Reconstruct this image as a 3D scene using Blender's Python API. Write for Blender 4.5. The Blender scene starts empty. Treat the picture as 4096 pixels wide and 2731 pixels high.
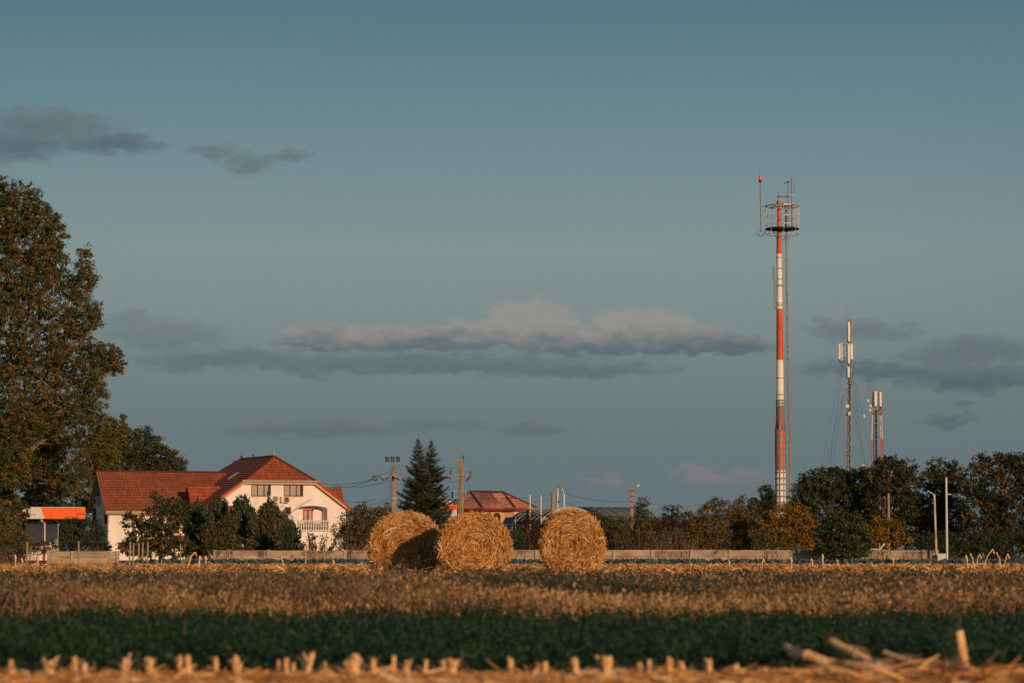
import bpy, math, random
import numpy as np
from mathutils import Vector, Matrix
from mathutils.geometry import tessellate_polygon

random.seed(7); rng = np.random.default_rng(7)
SC = bpy.context.scene; COL = SC.collection
F = 11378.0; HC = 0.35; PITCH = math.atan(859.5 / F)
CP, SP = math.cos(PITCH), math.sin(PITCH)
CAM = Vector((0, 0, HC))
SUN_AZ, SUN_EL = math.radians(28), math.radians(12)

# ------------------------------------------------------------------ survey helpers
def ray(px, py):
    u = (px - 2048) / F; v = (1365.5 - py) / F
    return Vector((u, CP - v * SP, SP + v * CP))
def W(px, py, D):
    d = ray(px, py); return CAM + d * (D / d.y)
def G(px, D):
    p = W(px, 2225, D); return Vector((p.x, p.y, 0))
def S(D): return F / D

# ------------------------------------------------------------------ properties
def tag(o, label=None, cat=None, group=None, kind=None):
    if label: o['label'] = label
    if cat: o['category'] = cat
    if group: o['group'] = group
    if kind: o['kind'] = kind
    return o
LOCS = {}
def empty(name, loc, label, cat, group=None, rz=0):
    o = bpy.data.objects.new(name, None); COL.objects.link(o)
    o.location = loc; o.rotation_euler = (0, 0, rz); o.empty_display_size = .5
    LOCS[o.name] = Vector(loc) if rz == 0 else None
    return tag(o, label, cat, group)
def copy_tree(o, parent=None):
    c = o.copy(); COL.objects.link(c); c.parent = parent
    for ch in [x for x in COL.objects if x.parent == o]:
        copy_tree(ch, c)
    return c

# ------------------------------------------------------------------ materials
def new_mat(name):
    m = bpy.data.materials.new(name); m.use_nodes = True
    nt = m.node_tree; nt.nodes.clear(); return m, nt
def mat(name, col, rough=.75, var=.15, scale=3.0, col2=None, metal=0.0, bump=0.0, spec=.3, stretch=None):
    m, nt = new_mat(name); N = nt.nodes; L = nt.links
    out = N.new('ShaderNodeOutputMaterial'); b = N.new('ShaderNodeBsdfPrincipled')
    L.new(b.outputs[0], out.inputs[0])
    b.inputs['Roughness'].default_value = rough; b.inputs['Metallic'].default_value = metal
    b.inputs['Specular IOR Level'].default_value = spec
    tc = N.new('ShaderNodeTexCoord'); no = N.new('ShaderNodeTexNoise'); no.inputs['Scale'].default_value = scale
    no.inputs['Detail'].default_value = 6
    if stretch:
        mp = N.new('ShaderNodeMapping'); mp.inputs['Scale'].default_value = stretch
        L.new(tc.outputs['Object'], mp.inputs[0]); L.new(mp.outputs[0], no.inputs['Vector'])
    else: L.new(tc.outputs['Object'], no.inputs['Vector'])
    r = N.new('ShaderNodeValToRGB'); L.new(no.outputs['Fac'], r.inputs[0])
    c2 = col2 or tuple(c * (1 - 2 * var) for c in col)
    r.color_ramp.elements[0].position = .32; r.color_ramp.elements[1].position = .66
    r.color_ramp.elements[0].color = (*c2, 1); r.color_ramp.elements[1].color = (*col, 1)
    L.new(r.outputs[0], b.inputs['Base Color'])
    if bump:
        bp = N.new('ShaderNodeBump'); bp.inputs['Strength'].default_value = bump; bp.inputs['Distance'].default_value = .03
        n2 = N.new('ShaderNodeTexNoise'); n2.inputs['Scale'].default_value = scale * 6
        L.new(tc.outputs['Object'], n2.inputs['Vector']); L.new(n2.outputs['Fac'], bp.inputs['Height']); L.new(bp.outputs[0], b.inputs['Normal'])
    return m
def leafmat(name, stops, trans=.25, clu=.6):
    """stops: [(pos, colour)]; each leaf has its own pigment, each twig leans one way"""
    m, nt = new_mat(name); N = nt.nodes; L = nt.links
    out = N.new('ShaderNodeOutputMaterial')
    a = N.new('ShaderNodeAttribute'); a.attribute_name = 'leaf'; b = N.new('ShaderNodeAttribute'); b.attribute_name = 'twig'
    mx = N.new('ShaderNodeMix'); mx.inputs[0].default_value = clu
    L.new(a.outputs['Fac'], mx.inputs[2]); L.new(b.outputs['Fac'], mx.inputs[3])
    r = N.new('ShaderNodeValToRGB'); L.new(mx.outputs[0], r.inputs[0])
    e = r.color_ramp.elements
    e[0].position = stops[0][0]; e[0].color = (*stops[0][1], 1); e[1].position = stops[-1][0]; e[1].color = (*stops[-1][1], 1)
    for p, c in stops[1:-1]:
        q = e.new(p); q.color = (*c, 1)
    d = N.new('ShaderNodeBsdfPrincipled'); d.inputs['Roughness'].default_value = .6; d.inputs['Specular IOR Level'].default_value = .25
    t = N.new('ShaderNodeBsdfTranslucent'); s = N.new('ShaderNodeMixShader'); s.inputs[0].default_value = trans
    L.new(r.outputs[0], d.inputs['Base Color']); L.new(r.outputs[0], t.inputs[0])
    L.new(d.outputs[0], s.inputs[1]); L.new(t.outputs[0], s.inputs[2]); L.new(s.outputs[0], out.inputs[0])
    return m
def tilemat(name, c1, c2, mortar, bw=.3, bh=.34, lichen=None, lich_amt=.62):
    m, nt = new_mat(name); N = nt.nodes; L = nt.links
    out = N.new('ShaderNodeOutputMaterial'); b = N.new('ShaderNodeBsdfPrincipled'); L.new(b.outputs[0], out.inputs[0])
    b.inputs['Roughness'].default_value = .6; b.inputs['Specular IOR Level'].default_value = .3
    uv = N.new('ShaderNodeUVMap'); br = N.new('ShaderNodeTexBrick'); br.offset = 0
    br.inputs['Scale'].default_value = 1; br.inputs['Brick Width'].default_value = bw; br.inputs['Row Height'].default_value = bh
    br.inputs['Mortar Size'].default_value = .018; br.inputs['Mortar Smooth'].default_value = .5
    br.inputs['Color1'].default_value = (*c1, 1); br.inputs['Color2'].default_value = (*c2, 1); br.inputs['Mortar'].default_value = (*mortar, 1)
    L.new(uv.outputs[0], br.inputs['Vector'])
    no = N.new('ShaderNodeTexNoise'); no.inputs['Scale'].default_value = .7; no.inputs['Detail'].default_value = 5; L.new(uv.outputs[0], no.inputs['Vector'])
    hsv = N.new('ShaderNodeHueSaturation'); mr = N.new('ShaderNodeMapRange'); mr.inputs[3].default_value = .65; mr.inputs[4].default_value = 1.35
    L.new(no.outputs['Fac'], mr.inputs[0]); L.new(mr.outputs[0], hsv.inputs['Value']); L.new(br.outputs[0], hsv.inputs['Color'])
    col = hsv.outputs[0]
    if lichen:
        n3 = N.new('ShaderNodeTexNoise'); n3.inputs['Scale'].default_value = 5; n3.inputs['Detail'].default_value = 8; n3.inputs['Roughness'].default_value = .8
        L.new(uv.outputs[0], n3.inputs['Vector']); r3 = N.new('ShaderNodeValToRGB'); r3.color_ramp.elements[0].position = lich_amt - .06; r3.color_ramp.elements[1].position = lich_amt + .04
        L.new(n3.outputs['Fac'], r3.inputs[0]); mx = N.new('ShaderNodeMix'); mx.data_type = 'RGBA'
        L.new(r3.outputs[0], mx.inputs[0]); L.new(col, mx.inputs[6]); mx.inputs[7].default_value = (*lichen, 1); col = mx.outputs[2]
    L.new(col, b.inputs['Base Color'])
    wv = N.new('ShaderNodeTexWave'); wv.inputs['Scale'].default_value = .5 / bw / 3.1416 * 3.1416 / 3.2; L.new(uv.outputs[0], wv.inputs['Vector'])
    bp = N.new('ShaderNodeBump'); bp.inputs['Strength'].default_value = .5; bp.inputs['Distance'].default_value = .05
    L.new(br.outputs['Fac'], bp.inputs['Height']); bp.invert = True; L.new(bp.outputs[0], b.inputs['Normal'])
    return m

M = {}
M['plaster'] = mat('cream_plaster', (.84, .755, .70), .9, .05, 1.2, col2=(.70, .61, .55), bump=.15, stretch=(1, 1, .3))
M['plaster_grey'] = mat('grey_plaster', (.5, .5, .5), .9, .05, 1)
M['orange_plaster'] = mat('orange_plaster', (.80, .44, .22), .9, .06, .8)
M['wood'] = mat('pine_soffit', (.62, .36, .17), .7, .15, 4)
M['red'] = mat('red_paint', (.40, .03, .02), .5, .1, 3)
M['redwood'] = mat('red_brown_frame', (.22, .055, .03), .5, .15, 5)
M['brown'] = mat('brown_frame', (.12, .06, .035), .6, .15, 5)
M['galv'] = mat('galvanised', (.36, .38, .38), .45, .12, 4, metal=.4)
M['steel'] = mat('grey_steel', (.28, .27, .25), .5, .2, 5, col2=(.20, .13, .08), metal=.3)
M['dark'] = mat('black_rubber', (.02, .02, .022), .6, .2, 5)
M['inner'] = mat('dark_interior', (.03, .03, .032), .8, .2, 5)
M['white'] = mat('white_paint', (.60, .57, .54), .5, .06, 2)
M['shaft_white'] = mat('worn_white_paint', (.82, .75, .70), .6, .08, 1.2)
M['shaft_red'] = mat('worn_red_paint', (.60, .055, .018), .6, .1, .8, col2=(.56, .12, .045))
M['shaft_pale'] = mat('faded_red_paint', (.60, .12, .045), .7, .1, .9, col2=(.50, .20, .11))
M['strap'] = mat('grey_straps', (.20, .215, .22), .6, .12, 3)
M['orange'] = mat('orange_panel', (.85, .12, .005), .45, .05, .6)
M['panelwhite'] = mat('white_panel', (.62, .58, .54), .5, .04, .6)
M['post_red'] = mat('red_post', (.32, .035, .02), .5, .1, 3)
M['navy'] = mat('navy_print', (.03, .04, .09), .5, .1, 3)
M['concrete'] = mat('weathered_concrete', (.46, .335, .225), .92, .12, 1.1, col2=(.25, .175, .12), bump=.3, stretch=(1, 1, 2.2))
M['concrete_light'] = mat('pale_concrete', (.44, .335, .25), .92, .1, 2, bump=.2)
M['concrete_pole'] = mat('pole_concrete', (.35, .265, .19), .9, .12, 2.0, col2=(.24, .18, .12), bump=.2)
M['curtain'] = mat('curtain', (.55, .5, .43), .9, .2, 14, stretch=(6, 1, .2))
M['fan'] = mat('fan_grille', (.25, .24, .22), .6, .2, 20)
M['wire'] = mat('wire', (.05, .055, .06), .6, .1, 1)
M['barkp'] = mat('poplar_bark', (.22, .15, .09), .9, .25, 3)
M['bark'] = mat('bark', (.12, .085, .055), .9, .25, 3)
M['twig'] = mat('dry_twig', (.30, .17, .09), .9, .25, 3)
M['post_wood'] = mat('wood_post', (.36, .26, .18), .9, .15, 6)  # plain wood colour of the posts and wooden poles, nothing emits
M['pale'] = mat('pale_roof_sheet', (.17, .175, .165), .5, .08, .5)
M['sheet'] = mat('grey_blue_roof_sheet', (.10, .12, .13), .5, .08, .5)
M['frost'] = mat('frosted_end', (.30, .29, .26), .6, .06, 1)
M['solar'] = mat('solar_cell', (.012, .018, .028), .25, .1, 2, spec=.6)
M['tile_main'] = tilemat('main_roof_tiles', (.46, .165, .085), (.36, .12, .06), (.13, .035, .02))
M['tile_hip'] = tilemat('front_hip_tiles', (.37, .095, .036), (.27, .06, .025), (.08, .02, .012), lichen=(.42, .24, .13), lich_amt=.66)
M['tile_wing'] = tilemat('wing_roof_tiles', (.29, .085, .040), (.21, .058, .030), (.08, .022, .013), bw=.33, lichen=(.36, .20, .12), lich_amt=.63)
M['tile_orange'] = tilemat('mottled_clay_tiles', (.78, .31, .16), (.42, .13, .07), (.20, .06, .035), bw=.3, bh=.5, lichen=(.85, .48, .28), lich_amt=.58)
def glass(name, c, rough=.08):
    m, nt = new_mat(name); N = nt.nodes
    out = N.new('ShaderNodeOutputMaterial'); b = N.new('ShaderNodeBsdfPrincipled'); nt.links.new(b.outputs[0], out.inputs[0])
    no = N.new('ShaderNodeTexNoise'); no.inputs['Scale'].default_value = 1.5; r = N.new('ShaderNodeValToRGB'); nt.links.new(no.outputs[0], r.inputs[0])
    r.color_ramp.elements[0].color = (*[x * .7 for x in c], 1); r.color_ramp.elements[1].color = (*c, 1); nt.links.new(r.outputs[0], b.inputs['Base Color'])
    b.inputs['Roughness'].default_value = rough; b.inputs['Specular IOR Level'].default_value = .8
    return m
M['glass'] = glass('window_glass', (.03, .04, .05)); M['skyglass'] = glass('skylight_glass', (.10, .18, .24), .15)
M['paleglass'] = glass('milky_glass', (.35, .38, .38), .3)
m, nt = new_mat('beacon_glass'); out = nt.nodes.new('ShaderNodeOutputMaterial'); b = nt.nodes.new('ShaderNodeBsdfPrincipled'); nt.links.new(b.outputs[0], out.inputs[0])
b.inputs['Base Color'].default_value = (.6, .015, .005, 1); b.inputs['Roughness'].default_value = .2; b.inputs['Emission Color'].default_value = (1, .02, .0, 1); b.inputs['Emission Strength'].default_value = .35
M['beacon'] = m

# ------------------------------------------------------------------ mesh builder
class MB:
    def __init__(s): s.v = []; s.f = []; s.m = []; s.uv = []
    def face(s, pts, mi=0, uv=None):
        i = len(s.v); s.v += [tuple(p) for p in pts]; s.f.append(tuple(range(i, i + len(pts)))); s.m.append(mi)
        s.uv.append(uv or [(0, 0)] * len(pts)); return s
    def boxm(s, mtx, sx, sy, sz, mi=0):
        c = [mtx @ Vector((x * sx / 2, y * sy / 2, z * sz / 2)) for x in (-1, 1) for y in (-1, 1) for z in (-1, 1)]
        for q in ((0, 1, 3, 2), (4, 6, 7, 5), (0, 4, 5, 1), (2, 3, 7, 6), (0, 2, 6, 4), (1, 5, 7, 3)): s.face([c[i] for i in q], mi)
        return s
    def box(s, x0, x1, y0, y1, z0, z1, mi=0):
        return s.boxm(Matrix.Translation(((x0 + x1) / 2, (y0 + y1) / 2, (z0 + z1) / 2)), abs(x1 - x0), abs(y1 - y0), abs(z1 - z0), mi)
    def beam(s, p, q, w, h, mi=0, up=Vector((0, 0, 1))):
        p, q = Vector(p), Vector(q); d = (q - p); n = d.normalized(); sd = n.cross(up)
        if sd.length < 1e-4: sd = Vector((1, 0, 0))
        sd.normalize(); u = sd.cross(n)
        m = Matrix((( n.x, sd.x, u.x, (p.x + q.x) / 2), (n.y, sd.y, u.y, (p.y + q.y) / 2), (n.z, sd.z, u.z, (p.z + q.z) / 2), (0, 0, 0, 1)))
        return s.boxm(m, d.length, w, h, mi)
    def tube(s, p, q, r0, r1=None, n=8, mi=0, caps=True):
        p, q = Vector(p), Vector(q); r1 = r0 if r1 is None else r1; d = (q - p)
        if d.length < 1e-6: return s
        d.normalize(); a = d.orthogonal().normalized(); b = d.cross(a)
        c0 = []; c1 = []
        for i in range(n):
            t = 2 * math.pi * i / n; o = a * math.cos(t) + b * math.sin(t); c0.append(p + o * r0); c1.append(q + o * r1)
        for i in range(n): s.face([c0[i], c0[(i + 1) % n], c1[(i + 1) % n], c1[i]], mi)
        if caps: s.face(c0[::-1], mi); s.face(c1, mi)
        return s
    def path(s, pts, r, n=5, mi=0, r1=None):
        k = len(pts) - 1
        for i in range(k):
            ra = r if r1 is None else r + (r1 - r) * i / k; rb = r if r1 is None else r + (r1 - r) * (i + 1) / k
            s.tube(pts[i], pts[i + 1], ra, rb, n, mi)
        return s
    def lathe(s, c, prof, n=12, mi=0):
        c = Vector(c); rings = [[c + Vector((r * math.cos(2 * math.pi * i / n), r * math.sin(2 * math.pi * i / n), z)) for i in range(n)] for r, z in prof]
        for a, b in zip(rings, rings[1:]):
            for i in range(n): s.face([a[i], a[(i + 1) % n], b[(i + 1) % n], b[i]], mi)
        s.face(rings[0][::-1], mi); s.face(rings[-1], mi); return s
    def ball(s, c, rx, ry, rz, mi=0, n=10, k=6):
        return s.lathe(c, [(1e-3, -rz)] + [(rx * math.cos(t), rz * math.sin(t)) for t in [(-.5 + (j + .5) / k) * math.pi for j in range(k)]] + [(1e-3, rz)], n, mi)
    def holed(s, outer, holes, fn, mi=0):
        """flat polygon (2-D points) with holes mapped to 3-D by fn"""
        polys = [[Vector((a, b, 0)) for a, b in pl] for pl in [outer] + holes]
        flat = [p for pl in polys for p in pl]
        for tri in tessellate_polygon(polys): s.face([fn(flat[i].x, flat[i].y) for i in tri], mi)
        return s
    def build(s, name, mats, parent=None, base=None, smooth=False):
        me = bpy.data.meshes.new(name)
        off = Vector((0, 0, 0))
        if base is not None: off = Vector(base)
        elif parent is not None and LOCS.get(parent.name) is not None: off = LOCS[parent.name]
        me.from_pydata([(x - off.x, y - off.y, z - off.z) for x, y, z in s.v], [], s.f)
        for mm in (mats if isinstance(mats, (list, tuple)) else [mats]): me.materials.append(M[mm] if isinstance(mm, str) else mm)
        me.polygons.foreach_set('material_index', s.m)
        uvl = me.uv_layers.new(name='UVMap'); flat = [c for f in s.uv for p in f for c in p]; uvl.data.foreach_set('uv', flat)
        if smooth: me.polygons.foreach_set('use_smooth', [True] * len(s.f))
        me.update()
        o = bpy.data.objects.new(name, me); COL.objects.link(o)
        if base is not None: o.location = off
        if parent is not None:
            o.parent = parent; LOCS[o.name] = LOCS.get(parent.name)
        return o

def np_mesh(name, V, quads_n, mat_, attrs, parent=None, base=None, k=4):
    """V: (N*k,3) verts, one k-gon per k verts"""
    me = bpy.data.meshes.new(name); nv = len(V); nf = nv // k
    off = Vector((0, 0, 0))
    if base is not None: off = Vector(base)
    elif parent is not None and LOCS.get(parent.name) is not None: off = LOCS[parent.name]
    V = (V - np.array(off)).astype(np.float32)
    me.vertices.add(nv); me.vertices.foreach_set('co', V.ravel())
    me.loops.add(nv); me.loops.foreach_set('vertex_index', np.arange(nv, dtype=np.int32))
    me.polygons.add(nf); me.polygons.foreach_set('loop_start', np.arange(0, nv, k, dtype=np.int32))
    me.polygons.foreach_set('loop_total', np.full(nf, k, dtype=np.int32))
    me.materials.append(mat_)
    for an, arr in attrs.items():
        at = me.attributes.new(an, 'FLOAT', 'FACE'); at.data.foreach_set('value', arr.astype(np.float32))
    me.update(calc_edges=True)
    o = bpy.data.objects.new(name, me); COL.objects.link(o)
    if base is not None: o.location = off
    if parent is not None: o.parent = parent; LOCS[o.name] = LOCS.get(parent.name)
    return o
def unit(a): return a / np.maximum(np.linalg.norm(a, axis=1, keepdims=True), 1e-9)
def leaf_verts(P, size, rg, long=1.0, dirs=None, flat=0.0):
    n = len(P); a = unit(rg.normal(size=(n, 3))) if dirs is None else unit(dirs + rg.normal(size=(n, 3)) * .35)
    b = rg.normal(size=(n, 3)); b[:, 2] *= (1 - flat); b = unit(np.cross(a, b))
    s = (size * rg.uniform(.6, 1.3, n))[:, None]
    a = a * s * .5 * long; b = b * s * .38
    return np.stack([P - a, P + b, P + a, P - b], 1).reshape(-1, 3)
def strip_verts(P, d, L, w, rg, bend=.3, segs=2):
    """thin strips starting at P along d, drooping; returns quads"""
    n = len(P); d = unit(d); side = unit(np.cross(d, rg.normal(size=(n, 3)))) * (w[:, None] * .5)
    droop = np.zeros((n, 3)); droop[:, 2] = -1; droop += rg.normal(size=(n, 3)) * .4
    out = []
    pts = [P + d * (L[:, None] * t) + droop * (L[:, None] * bend * t * t) for t in np.linspace(0, 1, segs + 1)]
    for i in range(segs):
        w0 = 1 - .25 * i / segs; w1 = 1 - .25 * (i + 1) / segs if i < segs - 1 else .45
        out.append(np.stack([pts[i] - side * w0, pts[i] + side * w0, pts[i + 1] + side * w1, pts[i + 1] - side * w1], 1))
    return np.stack(out, 1).reshape(-1, 3)

# ------------------------------------------------------------------ foliage palettes
PAL = {
 'poplar': leafmat('poplar_leaves', [(0.2, (0.0402, 0.0599, 0.018)), (0.48, (0.0876, 0.093, 0.0287)), (0.72, (0.124, 0.113, 0.0328)), (0.86, (0.374, 0.152, 0.0215))], .25, .62),
 'walnut': leafmat('walnut_leaves', [(.2, (0.0295, 0.0475, 0.019)), (.55, (0.0623, 0.0734, 0.0251)), (.85, (0.112, 0.095, 0.0304))], .2),
 'yellowing': leafmat('yellowing_leaves', [(.2, (0.0882, 0.0924, 0.028)), (.55, (0.139, 0.116, 0.0315)), (.85, (0.214, 0.146, 0.028))], .25),
 'locust': leafmat('locust_leaves', [(0.2, (0.0279, 0.0477, 0.0242)), (0.62, (0.0593, 0.0734, 0.0307)), (0.9, (0.091, 0.0826, 0.0323)), (0.99, (0.255, 0.102, 0.0255))], .2, .8),
 'locust_warm': leafmat('locust_leaves_turning', [(0.3, (0.0258, 0.0421, 0.0199)), (0.66, (0.0615, 0.0648, 0.025)), (0.86, (0.135, 0.0891, 0.0214)), (0.98, (0.3, 0.128, 0.0225))], .2, .88),
 'orange': leafmat('orange_leaves', [(.15, (0.0819, 0.059, 0.016)), (.45, (0.208, 0.111, 0.0192)), (.8, (0.347, 0.177, 0.0192))], .25, .5),
 'rust': leafmat('rusty_leaves', [(0.15, (0.0409, 0.0493, 0.0165)), (0.5, (0.111, 0.0894, 0.023)), (0.85, (0.277, 0.136, 0.023))], .2, .5),
 'olive': leafmat('olive_leaves', [(.15, (0.039, 0.05, 0.0179)), (.5, (0.0858, 0.0772, 0.025)), (.85, (0.179, 0.127, 0.0392))], .2, .4),
 'brownish': leafmat('brown_leaves', [(.15, (0.0482, 0.0457, 0.0171)), (.5, (0.103, 0.0823, 0.0274)), (.85, (0.179, 0.128, 0.041))], .2, .4),
 'darkred': leafmat('dark_red_leaves', [(.15, (0.032, 0.016, 0.0144)), (.5, (0.064, 0.028, 0.02)), (.85, (0.096, 0.048, 0.028))], .2, .4),
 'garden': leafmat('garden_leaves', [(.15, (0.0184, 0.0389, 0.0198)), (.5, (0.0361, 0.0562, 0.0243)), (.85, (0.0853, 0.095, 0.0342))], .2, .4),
 'mixed': leafmat('mixed_autumn_leaves', [(0.2, (0.0332, 0.0486, 0.0222)), (0.55, (0.0664, 0.0778, 0.0299)), (0.8, (0.103, 0.0972, 0.0299)), (0.93, (0.378, 0.135, 0.027))], .2, .85),
 'thuja': leafmat('thuja_sprays', [(.15, (0.023, 0.0454, 0.0209)), (.55, (0.0492, 0.067, 0.0285)), (.85, (0.0902, 0.0918, 0.0333))], .1, .4),
 'thuja_brown': leafmat('browned_thuja_sprays', [(.15, (0.0287, 0.0454, 0.0209)), (.5, (0.0738, 0.0702, 0.0285)), (.85, (0.148, 0.108, 0.038))], .1, .4),
 'spruce': leafmat('spruce_needles', [(.15, (0.0202, 0.0315, 0.0211)), (.55, (0.0374, 0.0465, 0.0273)), (.85, (0.072, 0.075, 0.0372))], .08, .4),
 'spruce_dark': leafmat('dark_spruce_needles', [(.15, (0.0144, 0.0255, 0.0174)), (.55, (0.0259, 0.0375, 0.0223)), (.85, (0.0504, 0.0585, 0.031))], .08, .4),
 'sumac': leafmat('sumac_leaves', [(.15, (0.0246, 0.0486, 0.0266)), (.6, (0.0574, 0.0778, 0.0333)), (.9, (0.131, 0.108, 0.038))], .2, .5),
 'clover': leafmat('clover_leaves', [(.1, (0.0085, 0.0221, 0.0136)), (.5, (0.0187, 0.051, 0.0238)), (.9, (0.0425, 0.085, 0.0382))], .25, .55),
 'cabbage': leafmat('cabbage_leaves', [(.1, (.03, .06, .06)), (.5, (.065, .11, .11)), (.9, (.13, .18, .17))], .1, .5),
 'weed': leafmat('dry_weeds_stems', [(.1, (.09, .055, .028)), (.5, (.26, .14, .065)), (.9, (.50, .29, .14))], .3, .55),
 'weedplant': leafmat('weed_leaves', [(.12, (0.0249, 0.0408, 0.0304)), (.34, (0.0498, 0.0665, 0.0425)), (.48, (0.145, 0.0915, 0.0405)), (.68, (0.322, 0.187, 0.081)), (.9, (0.519, 0.322, 0.142))], .25, .72),
 'weedgreen': leafmat('weed_heads', [(.1, (.030, .042, .034)), (.45, (.055, .068, .048)), (.75, (.22, .14, .065)), (.95, (.34, .20, .09))], .25, .75),
 'straw': leafmat('bale_straw', [(.05, (0.18, 0.0728, 0.0189)), (.32, (0.54, 0.244, 0.0578)), (.62, (0.78, 0.411, 0.131)), (.82, (0.9, 0.603, 0.304)), (.95, (0.95, 0.811, 0.588))], .2, .3),
 'litter': leafmat('straw_litter', [(.05, (.22, .085, .025)), (.4, (.60, .27, .085)), (.7, (.82, .46, .18)), (.95, (.93, .70, .44))], .2, .3),
}

# ------------------------------------------------------------------ trees and shrubs
DMUL = 11.0; NLEAF = [0]
def lobes3(lobes, D, dscale=.8):
    out = []
    for lb in lobes:
        cx, cy, rx, ry = lb[:4]; dd = lb[4] if len(lb) > 4 else 0
        c = W(cx, cy, D + dd); s = S(D + dd)
        out.append((np.array(c), np.array([rx / s, dscale * min(rx, ry * 1.3) / s, ry / s])))
    return out
def crown_points(L3, c, dens, rg, shell=.45, nl=26, sq=(1, 1, .8), zmin=.15):
    P = []; TW = []; centres = []
    for ctr, r in L3:
        n = max(6, int(dens * (r[0] * r[2] + r[0] * r[1] + r[1] * r[2]) / 3 / (c * c) * DMUL))
        d = unit(rg.normal(size=(n, 3))); rad = rg.uniform(shell ** 3, 1.0, n) ** (1 / 3)
        # lumpy surface
        rad *= 1 + .10 * np.sin(d[:, 0] * 7 + ctr[0]) * np.cos(d[:, 2] * 6 + ctr[2]) + rg.normal(size=n) * .045
        C = ctr + d * rad[:, None] * r
        C = C[C[:, 2] > zmin]
        centres.append(C)
    C = np.concatenate(centres); n = len(C)
    k = rg.integers(int(nl * .5), int(nl * 1.5), n); idx = np.repeat(np.arange(n), k)
    cs = c * rg.uniform(.6, 1.25, n)
    # each clump is a tilted spray
    ax = unit(rg.normal(size=(n, 3)) * np.array([1, 1, .6]) + np.array([0, 0, .15]))
    t = rg.normal(size=len(idx)) * .55
    P = C[idx] + rg.normal(size=(len(idx), 3)) * (cs[idx] * .27)[:, None] * np.array(sq) + ax[idx] * (t * cs[idx] * .6)[:, None]
    P[:, 2] = np.maximum(P[:, 2], .03)
    return P, rg.uniform(0, 1, n)[idx], C
def plant(name, label, cat, D, base_px, lobes, pal, leaf=.12, c=.45, dens=1.0, nl=26, trunk=.2, stems=0, group=None,
          seed=1, shell=.45, limbs=14, bark='bark', parts=('trunk', 'crown'), sq=(1, 1, .8), long=1.0, zmin=.15, dscale=.8, updirs=None, stem_h=None):
    rg = np.random.default_rng(seed); base = G(base_px, D)
    root = empty(name, base, label, cat, group)
    L3 = lobes3(lobes, D, dscale)
    P, tw, C = crown_points(L3, c, dens, rg, shell, nl, sq, zmin)
    dirs = None
    if updirs is not None: dirs = np.tile(np.array(updirs, float), (len(P), 1))
    V = leaf_verts(P, leaf, rg, long, dirs); NLEAF[0] += len(P)
    np_mesh(parts[1], V, len(P), PAL[pal], {'leaf': rg.uniform(0, 1, len(P)), 'twig': tw}, parent=root)
    mb = MB()
    if trunk:
        zc = np.mean([l[0][2] for l in L3]); top = max(l[0][2] for l in L3)
        xb = Vector(base); mid = Vector((base.x + random.uniform(-.2, .2), base.y, zc * .45))
        mb.path([xb, xb.lerp(mid, .5) + Vector((.05, 0, 0)), mid], trunk, 9, r1=trunk * .75)
        for l in L3:
            e = Vector(l[0]); m1 = mid.lerp(e, .5) + Vector((random.uniform(-.3, .3), random.uniform(-.3, .3), .2))
            mb.path([mid, m1, e], trunk * .6, 6, r1=trunk * .2)
            near = C[np.linalg.norm((C - l[0]) / l[1], axis=1) < 1.15]
            if len(near):
                for q in near[rg.integers(0, len(near), limbs)]:
                    q = Vector(q); a = m1.lerp(e, random.random()); mb.path([a, a.lerp(q, .5) + Vector((0, 0, -.05)), q], trunk * .18, 4, r1=trunk * .05)
    for i in range(stems):
        q = Vector(C[rg.integers(0, len(C))]); a = Vector((base.x + (q.x - base.x) * random.uniform(.3, .85), base.y + (q.y - base.y) * .6, 0))
        if stem_h: q = a.lerp(q, 1) ; q.z *= stem_h
        b2 = a.lerp(q, .5) + Vector((random.uniform(-.1, .1), random.uniform(-.1, .1), .1)); mb.path([a, b2, q], .018 if not trunk else .025, 3, r1=.007)
    if mb.v: mb.build(parts[0], bark, root)
    return root

def shrub(label, D, base_px, lobes, pal, seed, stems=40, leaf=.105, c=.30, dens=1.0, nl=17, cat='shrub', name='shrub', group='shrubs behind the concrete wall', bark='twig', **kw):
    return plant(name, label, cat, D, base_px, lobes, pal, leaf, c, dens * (1.35 if dens > .5 else .9), nl, 0, stems, group, seed, parts=('stems', 'foliage'), bark=bark, **kw)

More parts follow.
